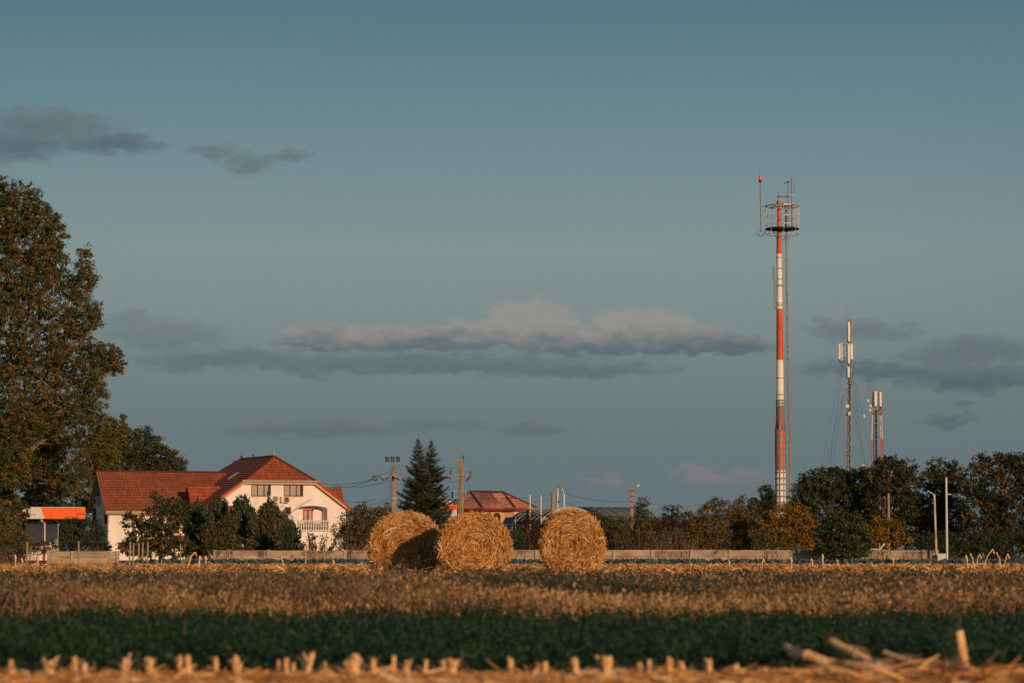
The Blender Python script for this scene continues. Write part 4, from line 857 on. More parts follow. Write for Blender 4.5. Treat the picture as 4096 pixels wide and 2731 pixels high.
# ------------------------------------------------------------------ lattice masts
def lattice(mb, corners_b, corners_t, z0, z1, n, leg, brace, cl=None):
    k = len(corners_b)
    def c(i, t): a, b2 = corners_b[i % k], corners_t[i % k]; return Vector((a[0] + (b2[0] - a[0]) * t, a[1] + (b2[1] - a[1]) * t, z0 + (z1 - z0) * t))
    for i in range(k): mb.beam(c(i, 0), c(i, 1), leg, leg)
    for j in range(n):
        t0, t1 = j / n, (j + 1) / n
        for i in range(k):
            mb.beam(c(i, t0), c(i + 1, t0), brace, brace)
            if j % 2: mb.beam(c(i, t0), c(i + 1, t1), brace, brace)
            else: mb.beam(c(i + 1, t0), c(i, t1), brace, brace)
def mast_one():
    D = 500.0; b = G(3389, D); w = lambda x, y, d=0: W(x, y, D + d); root = empty('lattice_mast', b, 'tall slim guyed lattice mast with white panel antennas behind the locust trees', 'mast')
    z1 = w(0, 1275).z; h = .47; cb = [(b.x - h, D - .3), (b.x + h, D - .3), (b.x, D + .6)]; ct = [(w(3386, 0).x - .38, D - .3), (w(3386, 0).x + .38, D - .3), (w(3386, 0).x, D + .5)]
    mb = MB(); lattice(mb, cb, ct, 0, z1, 46, .11, .07); mb.build('lattice', 'steel', root)
    MB().path([w(3397, 1510, .4), w(3400, 1600, .4), w(3399, 1865, .4), w(3399, 2225, .4)], .11, 6).build('cable_bundle', 'dark', root)
    for x0, x1, y0, y1 in ((3391.5, 3400, 1288, 1364), (3355, 3361.5, 1375, 1436), (3391, 3399.5, 1376, 1453), (3402, 3411, 1375, 1436), (3390, 3398.5, 1466, 1508), (3366, 3369, 1372, 1440)):
        A, B = w(x0, y1, -1), w(x1, y0, -1); mb = MB(); mb.box(A.x, B.x, D - 1.1, D - .9, A.z, B.z); mb.box(A.x + .05, B.x - .05, D - 1.13, D - 1.1, A.z + .05, B.z - .05); mb.build('panel_antenna', 'shaft_white', root)
    for x0, x1, y0, y1 in ((3382, 3396, 1617, 1631), (3392, 3404, 1646, 1660)):
        A, B = w(x0, y1, -.6), w(x1, y0, -.6); MB().box(A.x, B.x, D - .9, D - .5, A.z, B.z).build('equipment_box', 'panelwhite', root)
    mb = MB()
    for y in (1380, 1432): mb.beam(w(3358, y, -.8), w(3408, y, -.8), .08, .08)
    mb.path([w(3356, 1437, -.8), w(3359, 1447, -.8), w(3370, 1450, -.8), w(3380, 1440, -.4)], .06, 5); mb.path([w(3406, 1437, -.8), w(3404, 1448, -.8), w(3397, 1450, -.4)], .06, 5); mb.build('antenna_mount', 'dark', root)
    mb = MB(); mb.tube(w(3388, 1275), w(3388, 1221), .03, .02, 5); mb.tube(w(3374, 1278), w(3374, 1262), .03, .02, 5); mb.beam(w(3372, 1284), w(3396, 1284), .12, .12); mb.build('lightning_rod', 'steel', root)
    MB().ball(w(3386, 1271), .12, .12, .12).build('beacon', 'orange', root)
    for i, (a, y0, c_, y1) in enumerate(((3370, 1459, 3284, 1866), (3371, 1463, 3318, 1870), (3372, 1579, 3301, 1866), (3373, 1579, 3330, 1870), (3406, 1459, 3470, 1760), (3404, 1468, 3445, 1850), (3405, 1470, 3458, 1850), (3405, 1600, 3460, 1842))):
        A, B = w(a, y0), w(c_, y1, 6 if i % 2 else -6); d = B - A; t = -A.z / d.z; B = A + d * t; MB().tube(A, B, .022, .022, 4).build('guy_wire', 'wire', root)
mast_one()
def mast_two():
    D = 480.0; b = G(3492, D); w = lambda x, y, d=0: W(x, y, D + d); root = empty('lattice_tower', b, 'shorter lattice tower with red and white legs and a round dish', 'mast')
    def corner(y, i):
        f = (y - 1562) / (1850 - 1562); L_, R_ = 3475 - 9 * f * .9, 3507 + 7 * f; Lx, Rx = w(L_, 0).x, w(R_, 0).x
        return [(Lx, D - .5), (Rx, D - .5 - .1 * f), (Lx + (Rx - Lx) * .95, D + 1.0), (Lx + (Rx - Lx) * .3, D + 1.0)][i]
    def sec(y0, y1, n, m_, nm, br='steel'):
        z0, z1 = max(w(0, y1).z, 0), w(0, y0).z; mb = MB(); cb = [corner(y1, i) for i in range(4)]; ct = [corner(y0, i) for i in range(4)]
        for i in range(4): mb.beam((*cb[i], z0), (*ct[i], z1), .13, .13)
        mb.build(nm, m_, root); mb = MB(); lattice(mb, cb, ct, z0, z1, n, .01, .04); mb.build('bracing', br, root)
    sec(1562, 1648, 8, 'steel', 'top_section'); sec(1648, 1660, 1, 'red', 'red_legs', 'red'); sec(1660, 1757, 3, 'white', 'white_legs', 'steel'); sec(1757, 2228, 12, 'legred', 'red_legs', 'legred')
    MB().beam(w(3473, 1561, -.6), w(3509, 1561, -.6), .12, .12).tube(w(3474.5, 1562, -.5), w(3474.5, 1516, -.5), .05, .04, 5).build('red_top_frame', 'red', root)
    MB().box(w(3485, 0).x, w(3492, 0).x, D, D + .3, 0, w(0, 1640).z).build('cable_bundle', 'dark', root)
    for x0, x1, y0, y1 in ((3498, 3507.5, 1564, 1623), (3518, 3525.5, 1567, 1625)):
        A, B = w(x0, y1, -1), w(x1, y0, -1); MB().box(A.x, B.x, D - 1.2, D - .95, A.z, B.z).box(A.x + .06, B.x - .06, D - 1.23, D - 1.2, A.z + .06, B.z - .06).build('panel_antenna', 'shaft_white', root)
    for x0, x1, y0, y1 in ((3477, 3485.5, 1617, 1628), (3476, 3484, 1635, 1645), (3469, 3476, 1596, 1607)):
        A, B = w(x0, y1, -.6), w(x1, y0, -.6); MB().box(A.x, B.x, D - .9, D - .5, A.z, B.z).build('equipment_box', 'panelwhite', root)
    mb = MB(); mb.beam(w(3505, 1577, -.8), w(3520, 1577, -.8), .07, .07); mb.beam(w(3505, 1618, -.8), w(3520, 1618, -.8), .07, .07); mb.path([w(3522, 1626, -.8), w(3518, 1640, -.8), w(3508, 1646, -.6), w(3498, 1640, -.6)], .08, 5); mb.build('antenna_mount', 'dark', root)
    for cx, cy in ((3455, 1665), (3452, 1863)):
        c_ = w(cx, cy, -.8); mb = MB(); n = 18; R = .32; prof = [(0.001, .10), (R * .5, .07), (R, 0), (R, -.10), (R * .5, -.2), (0.001, -.22)]; ax = Vector((-.35, -1, 0)).normalized(); sd = Vector((ax.y, -ax.x, 0)); up = Vector((0, 0, 1)); rg_ = [[c_ + ax * (-z) + (sd * math.cos(2 * math.pi * i / n) + up * math.sin(2 * math.pi * i / n)) * r for i in range(n)] for r, z in prof]
        for A, B in zip(rg_, rg_[1:]):
            for i in range(n): mb.face([A[i], A[(i + 1) % n], B[(i + 1) % n], B[i]])
        dsh = mb.build('dish', 'white', root, smooth=True); MB().beam(c_ - ax * -.25, w(3474, cy + 2, -.4), .09, .09).build('dish_arm', 'galv', dsh)
M['legred'] = mat('tower_leg_red', (.55, .05, .03), .6, .1, 1)
mast_two()

# ------------------------------------------------------------------ white house
def slope(mb, TL, TR, BL, BR, n, lift=.05, mi=0):
    TL, TR, BL, BR = map(Vector, (TL, TR, BL, BR)); ax = ((BR - BL) if (BR - BL).length > .01 else (TR - TL)).normalized()
    nrm = ax.cross(((TL + TR) / 2 - (BL + BR) / 2)).normalized()
    if nrm.z < 0: nrm = -nrm
    dn = ((BL + BR) / 2 - (TL + TR) / 2); Ls = (dn - ax * dn.dot(ax)).length
    for i in range(n):
        t0, t1 = i / n, (i + 1) / n; a, b2, c_, d = TL.lerp(BL, t0), TR.lerp(BR, t0), TR.lerp(BR, t1), TL.lerp(BL, t1)
        up = nrm * lift; uvs = [((p - TL).dot(ax) + 50, 50 - k * Ls) for p, k in ((a, t0), (b2, t0), (c_, t1), (d, t1))]
        rw = [(u_, 50 - (i + (0 if k < 2 else 1)) * .34 + .001) for k, (u_, _) in enumerate(uvs)]
        mb.face([a, b2, c_ + up, d + up], mi, rw); mb.face([d + up, c_ + up, c_, d], mi, [(rw[3][0], rw[3][1] + .03), (rw[2][0], rw[2][1] + .03), rw[2], rw[3]])
    return nrm
HR = math.radians(25); HL = G(1119, 271)
UX = Vector((math.cos(HR), math.sin(HR), 0)); WX = Vector((-math.sin(HR), math.cos(HR), 0))
def h_ray(px, py): d = ray(px, py); o = CAM - HL; return Vector((o.dot(UX), o.dot(WX), o.z)), Vector((d.dot(UX), d.dot(WX), d.z))
def on_w(px, py, w): o, d = h_ray(px, py); t = (w - o.y) / d.y; p = o + d * t; return p.x, p.z
def on_u(px, py, u): o, d = h_ray(px, py); t = (u - o.x) / d.x; p = o + d * t; return p.y, p.z
def house():
    root = empty('house', HL, 'large cream rendered house with red tiled roofs and a long gabled wing', 'house', rz=HR); LOCS[root.name] = None
    WF = .4; RW = .33   # facade plane, roof dims
    RZ, HZ, EZ = 9.9, 7.56, 4.9; HU, EU = 3.6, 7.36; w1, w2, w3 = 1.8, 11.1, 12.9
    def arc(u0, u1, zb, zs, zt, n=10):
        pts = [(u0, zb), (u1, zb)]
        for i in range(n + 1):
            t = math.pi * i / n; pts.append(((u0 + u1) / 2 + (u1 - u0) / 2 * math.cos(t), zs + (zt - zs) * math.sin(t)))
        return pts
    u0, zs = on_w(1194, 2034, WF); u1, _ = on_w(1309, 2034, WF); _, zt = on_w(1250, 2022, WF); _, zb = on_w(1250, 2118, WF)
    H1 = arc(u0, u1, zb, zs, zt); ul1, _ = on_w(1014, 2034, WF); ul0 = ul1 - (u1 - u0); H2 = arc(ul0, ul1, zb, zs, zt)
    wins = [(1004.5, 1084, 1933, 1983.5), (1134.5, 1213, 1933, 1983.5)]; WH = []
    for a, b2, y0, y1 in wins: ua, za = on_w(a, y1, WF); ub, zb_ = on_w(b2, y0, WF); WH.append((ua, ub, za, zb_))
    sa = on_w(1139, 2055, WF); sb = on_w(1164, 2027, WF); WH.append((sa[0], sb[0], sa[1], sb[1]))
    ga = on_w(1135, 2102, WF); gb = on_w(1171, 2064, WF)
    outer = [(-6.88, 0), (6.88, 0), (6.88, 5.0), (3.5, 7.36), (-3.5, 7.36), (-6.88, 5.0)]
    holes = [H1, H2] + [[(a, z0), (b2, z0), (b2, z1), (a, z1)] for a, b2, z0, z1 in WH]
    mb = MB(); mb.holed(outer, holes, lambda a, z: (a, WF, z))
    def jamb(h, dep):
        for i in range(len(h)): p, q = h[i], h[(i + 1) % len(h)]; mb.face([(p[0], WF, p[1]), (q[0], WF, q[1]), (q[0], WF + dep, q[1]), (p[0], WF + dep, p[1])])
    jamb(H1, 1.3); jamb(H2, 1.3)
    for h in holes[2:]: jamb(h, .12)
    mb.box(u0 - .3, u1 + .3, WF + 1.3, WF + 1.45, zb - .1, zt + .3); mb.box(ul0 - .3, ul1 + .3, WF + 1.3, WF + 1.45, zb - .1, zt + .3)
    mb.face([(-6.88, WF, 0), (-6.88, 12.5, 0), (-6.88, 12.5, 5), (-6.88, WF, 5)]); mb.face([(6.88, WF, 0), (6.88, 12.5, 0), (6.88, 12.5, 5), (6.88, WF, 5)])
    mb.face([(a, 12.5, z) for a, z in outer])
    mb.build('wall', 'plaster', root)
    # wing
    wf, wr, wl, eu, ez, rz_ = 5.9, 11.1, -15.1, -15.55, 4.62, 8.5; wm = 8.5
    gw = []
    for a, b2, y0, y1 in ((367, 384.5, 2031, 2081), (417, 434, 2027, 2092), (386, 398, 1945, 1983)):
        p, q = on_u(a, y1, wl), on_u(b2, y0, wl); gw.append((min(p[0], q[0]), max(p[0], q[0]), min(p[1], q[1]), max(p[1], q[1])))
    mb = MB(); fa = on_w(655, 2150, wf); fb = on_w(700, 2105, wf)
    mb.holed([(wl, 0), (-6.8, 0), (-6.8, 4.75), (wl, 4.75)], [[(fa[0], fa[1]), (fb[0], fa[1]), (fb[0], fb[1]), (fa[0], fb[1])]], lambda a, z: (a, wf, z))
    gin = [(wf, 0), (wr, 0), (wr, 4.95), (wm, rz_ - .25), (wf, 4.95)]
    mb.holed(gin, [[(a, z0), (b2, z0), (b2, z1), (a, z1)] for a, b2, z0, z1 in gw], lambda a, z: (wl, a, z))
    for a, b2, z0, z1 in gw:
        h = [(a, z0), (b2, z0), (b2, z1), (a, z1)]
        for i in range(4): p, q = h[i], h[(i + 1) % 4]; mb.face([(wl, *p), (wl, *q), (wl + .15, *q), (wl + .15, *p)])
    mb.face([(wl, wr, 0), (-6.8, wr, 0), (-6.8, wr, 4.75), (wl, wr, 4.75)]); mb.build('wing_wall', 'plaster', root)
    mb = MB(); mb.box(wl - .03, wl, wf, wr, 0, 2.6); mb.box(wl - .06, wl - .03, wf + .1, wr - .1, 2.55, 2.62); mb.build('plinth_cladding', 'plaster_grey', root)
    # windows
    def window(a, b2, z0, z1, w, cols, fm='redwood', along='u', cur=True):
        def P3(x, d, z): return (x, w + d, z) if along == 'u' else (w + d, x, z)
        def bx(m_, x0, x1, d0, d1, za, zb2):
            if along == 'u': m_.box(x0, x1, w + d0, w + d1, za, zb2)
            else: m_.box(w + d0, w + d1, x0, x1, za, zb2)
        fr = MB(); t = .07; bx(fr, a, b2, .03, .10, z0, z0 + t); bx(fr, a, b2, .03, .10, z1 - t, z1)
        for k in range(cols + 1):
            x = a + (b2 - a) * k / cols; x0, x1 = (x, x + t) if k == 0 else (x - t, x) if k == cols else (x - t * .7, x + t * .7); bx(fr, x0, x1, .028, .102, z0 + t, z1 - t)
        f = fr.build('window', fm, root); g = MB(); bx(g, a + .02, b2 - .02, .075, .085, z0 + .02, z1 - .02); g.build('pane', 'glass', f)
        if cur:
            for k in range(cols):
                x0 = a + (b2 - a) * k / cols + .07; x1 = a + (b2 - a) * (k + 1) / cols - .07
                if k != 1: x0, x1 = (x0, x1 - .22) if k else (x0 + .03, x1)
                g = MB(); nn = 8
                for q in range(nn): bx(g, x0 + (x1 - x0) * q / nn, x0 + (x1 - x0) * (q + .8) / nn, .062, .072 - .004 * (q % 2), z0 + .09, z1 - .09)
                g.build('curtain', 'curtain', f)
        s_ = MB(); bx(s_, a - .05, b2 + .05, -.06, .02, z0 - .05, z0 - .004); s_.build('sill', 'wood', f)
    window(*WH[0], WF, 3); window(*WH[1], WF, 3); window(*WH[2], WF, 1, cur=False); window(fa[0], fb[0], fa[1], fb[1], wf, 2, 'panelwhite', cur=False)
    for a, b2, z0, z1 in gw: window(a, b2, z0, z1, wl, 1, 'brown', 'w', False)
    # lower glazed bay
    mb = MB(); mb.box(ga[0], gb[0], WF - .10, WF - .004, ga[1], gb[1] - .15); f = mb.build('window', 'paleglass', root)
    mb = MB(); n = 8
    for i in range(n): t0, t1 = math.pi * i / n, math.pi * (i + 1) / n; c_ = (ga[0] + gb[0]) / 2; r = (gb[0] - ga[0]) / 2 + .04; mb.beam((c_ + r * math.cos(t0), WF - .08, gb[1] - .15 + .25 * math.sin(t0)), (c_ + r * math.cos(t1), WF - .08, gb[1] - .15 + .25 * math.sin(t1)), .14, .06)
    mb.beam((gb[0] + .03, WF - .08, ga[1]), (gb[0] + .03, WF - .08, gb[1] - .15), .14, .06); mb.beam((ga[0] - .03, WF - .08, ga[1]), (ga[0] - .03, WF - .08, gb[1] - .15), .14, .06); mb.build('frame', 'galv', f)
    # balcony doors
    def door(a, b2, z0, z1):
        mb = MB(); w = WF + 1.22; mb.box(a, b2, w, w + .08, z1 - .14, z1); mb.box(a, b2, w, w + .08, z0, z0 + .3)
        for x0, x1 in ((a, a + .12), ((a + b2) / 2 - .10, (a + b2) / 2 + .10), (b2 - .12, b2)): mb.box(x0, x1, w - .003, w + .077, z0 + .02, z1 - .02)
        d = mb.build('balcony_door', 'red', root); MB().box(a + .06, b2 - .06, w + .05, w + .06, z0 + .2, z1 - .1).build('pane', 'glass', d)
        for x0, x1 in ((a + .13, (a + b2) / 2 - .12), ((a + b2) / 2 + .12, b2 - .13)): MB().box(x0, x1, w + .03, w + .04, z0 + .32, z1 - .15).build('curtain', 'curtain', d)
    da = on_w(1213, 2118, WF + 1.22); db = on_w(1251, 2036, WF + 1.22); door(da[0], db[0], zb + .02, db[1]); door(ul0 + .5, ul0 + .5 + db[0] - da[0], zb + .02, db[1])
    _, zr = on_w(1250, 2080, WF)
    for a, b2 in ((u0 - .12, u1 + .2), (ul0 - .12, ul1 + .02)):
        mb = MB(); mb.box(a, b2, WF - .16, WF - .004, zb - .12, zb); mb.box(a, b2, WF - .16, WF - .004, zr - .10, zr); n = 12
        for k in range(n + 1): x = a + .12 + (b2 - a - .24) * k / n; mb.lathe((x, WF - .08, 0), [(.08, zb), (.09, zb + .04), (.055, zb + .12), (.105, zb + .35), (.055, zr - .22), (.08, zr - .14), (.08, zr - .10)], 8)
        mb.build('balustrade', 'white', root)
    mb = MB(); p = on_w(1272, 2030, WF); mb.ball((p[0], WF + .5, zt - .22), .1, .1, .12); mb.tube((p[0], WF + .5, zt - .1), (p[0], WF + .5, zt), .02); mb.build('ceiling_lamp', 'dark', root)
    # air conditioners
    def ac(px0, px1, y0, y1, fanc, dark=False):
        a = on_w(px0, y1, WF); b2 = on_w(px1, y0, WF); mb = MB(); mb.box(a[0], b2[0], WF - .38, WF - .08, a[1] + .06, b2[1]); o = mb.build('air_conditioner', 'panelwhite', root)
        zc = (a[1] + .06 + b2[1]) / 2; cx = a[0] + (b2[0] - a[0]) * fanc; mb = MB(); R = (b2[1] - a[1] - .06) * .42; n = 20
        if dark: mb.box(cx - R, cx + R, WF - .40, WF - .383, zc - R, zc + R)
        else: mb.face([(cx + R * math.cos(2 * math.pi * i / n), WF - .385, zc + R * math.sin(2 * math.pi * i / n)) for i in range(n)]); [mb.beam((cx, WF - .395, zc), (cx + R * math.cos(k), WF - .395, zc + R * math.sin(k)), .012, .012) for k in (0, 1, 2, 3, 4, 5, 6)]
        mb.build('fan_grille', 'brown' if dark else 'fan', o)
        mb = MB(); mb.box(a[0] + .1, a[0] + .16, WF - .4, WF, a[1], a[1] + .05); mb.box(b2[0] - .16, b2[0] - .1, WF - .4, WF, a[1], a[1] + .05); mb.build('bracket', 'galv', o)
        return a, b2
    a, b2 = ac(1074, 1107, 1982, 2011, .66); ac(1119, 1152, 1986, 2011, .66, True)
    mb = MB(); mb.path([(a[0], WF - .2, b2[1] - .1), (a[0] - .12, WF - .1, b2[1] - .25), (a[0] - .1, WF - .05, a[1] + .15), (a[0] - .02, WF - .05, a[1] + .05), (a[0] - .1, WF - .03, b2[1] + .4)], .03, 6); mb.build('pipe', 'dark', root)
    p0, p1 = on_w(1108, 2012, WF), on_w(1108, 2045, WF); MB().box(p0[0], p0[0] + .06, WF - .03, WF - .003, p1[1], p0[1]).build('conduit', 'plaster_grey', root)
    ga_, gz = on_u(394, 2003, wl); mb = MB(); mb.box(wl - .38, wl - .08, ga_ - .45, ga_ + .45, gz - .32, gz + .32); o = mb.build('air_conditioner', 'panelwhite', root); MB().box(wl - .40, wl - .385, ga_ - .3, ga_ + .2, gz - .25, gz + .25).build('fan_grille', 'inner', o)
    mb = MB(); mb.path([(wl - .05, wf - .06, 4.7), (wl - .05, wf - .06, 1.8)], .05, 8); mb.build('downpipe', 'galv', root)
    pa = on_u(350, 2058, wl); mb = MB(); A = Vector((wl - .3, pa[0], pa[1])); B = Vector((eu, 5.5, ez)); mb.path([A.lerp(B, k / 6) - Vector((0, 0, .25 * 4 * (k / 6) * (1 - k / 6))) for k in range(7)], .02, 5); mb.build('cable', 'white', root)
    # roofs
    mb = MB(); slope(mb, (0, w2, RZ), (0, w1, RZ), (-HU, w3, HZ), (-HU, 0, HZ), 11, .09); slope(mb, (-HU, w3, HZ), (-HU, 0, HZ), (-EU, w3, EZ), (-EU, 0, EZ), 12, .09)
    slope(mb, (0, w1, RZ), (0, w2, RZ), (HU, 0, HZ), (HU, w3, HZ), 13); slope(mb, (HU, 0, HZ), (HU, w3, HZ), (EU, 0, EZ), (EU, w3, EZ), 13)
    slope(mb, (0, w2, RZ), (0, w2, RZ), (HU, w3, HZ), (-HU, w3, HZ), 10); rf = mb.build('roof', 'tile_main', root)
    mb = MB(); slope(mb, (0, w1, RZ), (0, w1, RZ), (-HU, 0, HZ), (HU, 0, HZ), 9, .045); mb.build('front_hip', 'tile_hip', rf)
    mb = MB(); slope(mb, (eu, wm, rz_), (-2.0, wm, rz_), (eu, wm - 3.12, ez), (-6.2, wm - 3.12, ez), 15, .04); slope(mb, (-2.0, wm, rz_), (eu, wm, rz_), (-6.2, wm + 3.12, ez), (eu, wm + 3.12, ez), 15, .04); mb.build('wing_roof', 'tile_wing', root)
    # dormers (gabled both sides)
    dz = 7.1; dw = 4.4
    for sg in (-1, 1):
        mb = MB(); ui, uo = sg * 3.6, sg * (7.8 if sg < 0 else 7.9); be = 1.75; dzb = dz - 2.9
        slope(mb, (ui, dw, dz), (uo, dw, dz), (ui, dw - be, dzb), (uo, dw - be, dzb), 9, .035); slope(mb, (uo, dw, dz), (ui, dw, dz), (uo, dw + be, dzb), (ui, dw + be, dzb), 9, .035)
        d = mb.build('dormer_roof', 'tile_hip' if sg < 0 else 'tile_wing', root)
        mb = MB(); ug = sg * 7.3; mb.face([(ug, dw - be + .2, 0), (ug, dw + be - .2, 0), (ug, dw + be - .2, dzb + .3), (ug, dw, dz - .15), (ug, dw - be + .2, dzb + .3)]); mb.build('dormer_wall', 'plaster', d)
        mb = MB(); mb.beam((uo, dw, dz - .03), (uo, dw - be, dzb - .03), .05, .16); mb.beam((uo, dw, dz - .03), (uo, dw + be, dzb - .03), .05, .16); mb.build('bargeboard', 'red', d)
    # ridge caps
    mb = MB()
    def caps(p, q, r=.13):
        p, q = Vector(p), Vector(q); n = max(2, int((q - p).length / .4))
        for i in range(n): a, b3 = p.lerp(q, i / n), p.lerp(q, (i + 1.12) / n); mb.tube(a, b3, r, r * .8, 8)
    caps((0, w1, RZ + .03), (0, w2, RZ + .03)); caps((-HU, -.02, HZ + .04), (0, w1, RZ + .04), .11); caps((HU, -.02, HZ + .04), (0, w1, RZ + .04), .11); caps((0, w2, RZ + .03), (-HU, w3, HZ + .03)); mb.build('ridge_cap', 'tile_hip', rf)
    mb = MB(); caps((eu, wm, rz_ + .02), (-2.1, wm, rz_ + .02), .12); mb.build('ridge_cap', 'tile_wing', root)
    MB().lathe((0, w1, RZ), [(.06, .1), (.05, .3), (.12, .36), (.10, .46), (.02, .52)], 10).build('finial', 'wood', rf)
    mb = MB(); mb.beam((-2.1, wm - .02, rz_ + .02), (-4.8, wm - 2.1, rz_ - 2.5), .2, .06); mb.build('valley_flashing', 'galv', root)
    # fascia boards, soffits, gutters
    for sg in (-1, 1):
        A, B = Vector((sg * HU, -.02, HZ)), Vector((sg * EU, -.02, EZ)); n_ = Vector((0, 0, 1))
        mb = MB(); mb.beam(A + n_ * .0, B + n_ * .0, .06, .20); mb.build('red_verge', 'red', root)
        mb = MB(); mb.beam(A + Vector((0, .07, -.22)), B + Vector((0, .07, -.22)), .06, .26); mb.face([(A.x, .1, A.z - .30), (B.x, .1, B.z - .30), (B.x, WF, B.z - .30), (A.x, WF, A.z - .30)]); mb.face([(A.x, .0, A.z - .12), (B.x, .0, B.z - .12), (B.x, 12.9, B.z - .12), (A.x, 12.9, A.z - .12)]); mb.build('soffit', 'wood', root)
    mb = MB(); mb.box(-HU - .05, HU + .05, .03, .09, HZ - .36, HZ - .08); mb.box(-HU, HU, .09, WF, HZ - .36, HZ - .33); mb.build('soffit', 'wood', root)
    mb = MB(); mb.tube((-HU - .25, -.09, HZ - .06), (HU + .25, -.09, HZ - .06), .085, None, 10); mb.build('gutter', 'galv', root)
    mb = MB(); mb.tube((eu, wm - 3.2, ez - .05), (-6.6, wm - 3.2, ez - .05), .085, None, 10); g = mb.build('gutter', 'galv', root)
    mb = MB(); mb.box(eu + .02, -6.9, wm - 3.1, wm - 3.04, ez - .26, ez - .04); mb.box(eu + .02, -6.9, wm - 3.04, wf, ez - .26, ez - .23)
    for sg in (-1, 1):
        mb.beam((eu + .03, wm, rz_ - .12), (eu + .03, wm + sg * 3.1, ez - .12), .05, .2); mb.face([(eu + .05, wm, rz_ - .08), (wl + .3, wm, rz_ - .08), (wl + .3, wm + sg * 3.1, ez - .08), (eu + .05, wm + sg * 3.1, ez - .08)])
    mb.build('soffit', 'wood', root)
    # skylights on the left slope
    sl = math.atan((RZ - HZ) / HU); dn = Vector((-math.cos(sl), 0, -math.sin(sl))); nr = Vector((-math.sin(sl), 0, math.cos(sl)))
    for cx, cy in ((884, 1909), (930, 1906)):
        o, d = h_ray(cx, cy); t = (Vector((0, 0, RZ)) - o).dot(nr) / d.dot(nr); c_ = o + d * t + nr * .06
        m_ = Matrix(((0, dn.x, nr.x, c_.x), (1, dn.y, nr.y, c_.y), (0, dn.z, nr.z, c_.z), (0, 0, 0, 1)))
        mb = MB(); mb.boxm(m_, .78, 1.25, .14); s_ = mb.build('skylight', 'strap', rf); m2 = m_.copy(); m2.translation = c_ + nr * .075; MB().boxm(m2, .60, 1.05, .02).build('pane', 'skyglass', s_)
    return root
hs = house()
def H3(u, w, z): return HL + UX * u + WX * w + Vector((0, 0, z))

# birds on the roof
M['bird'] = mat('bird_plumage', (.03, .03, .035), .7, .2, 20); M['bird2'] = mat('grey_plumage', (.16, .13, .11), .7, .2, 20)
def bird(p, ang, label, m_='bird', s=1.0, k_=.72):
    s *= k_; root = empty('bird', p, label, 'bird', 'birds perched on the red roof'); mb = MB(); n = 10
    prof = [(-.20, .012, .02), (-.13, .03, .05), (-.05, .062, .10), (.03, .07, .13), (.09, .05, .19), (.12, .045, .235), (.155, .035, .25), (.18, .01, .245), (.21, .004, .24)]
    rings = []
    for x, r, z in prof: rings.append([Vector(p) + Vector(((x) * math.cos(ang), x * math.sin(ang), 0)) * s + Vector((-math.sin(ang) * r * math.cos(2 * math.pi * i / n), math.cos(ang) * r * math.cos(2 * math.pi * i / n), z + r * math.sin(2 * math.pi * i / n))) * s for i in range(n)])
    for A, B in zip(rings, rings[1:]):
        for i in range(n): mb.face([A[i], A[(i + 1) % n], B[(i + 1) % n], B[i]])
    mb.build('body', m_, root, smooth=True); mb = MB()
    for sd in (-.02, .02): mb.tube(Vector(p) + Vector((-math.sin(ang) * sd, math.cos(ang) * sd, -.02)), Vector(p) + Vector((-math.sin(ang) * sd, math.cos(ang) * sd, .09)), .008, None, 4)
    mb.build('legs', 'dark', root)
def ridge_pt(px):
    o, d = h_ray(px, 1835); t = -o.x / d.x; p = o + d * t; return p.y
lab = ['leftmost bird of the row on the main ridge', 'second bird of the row on the main ridge, beside the leftmost', 'third bird in the row on the ridge', 'fourth bird in the row on the ridge, after a gap', 'fifth bird in the row on the ridge, wings up', 'rightmost bird of the close row on the ridge']
for i, px in enumerate((926, 932, 938, 946, 953, 960)): bird(H3(0, min(ridge_pt(px), 11.0), 10.06), random.choice((0, math.pi)) + random.uniform(-.4, .4), 'small dark ' + lab[i], s=1.25)
bird(H3(-.62, 11.5, 9.62), .3, 'lone pale bird on the sloping rear hip left of the row', 'bird2', 1.3)
bird(H3(0, ridge_pt(1013), 10.06), 2.8, 'single dark bird standing apart in the middle of the ridge', s=1.3)

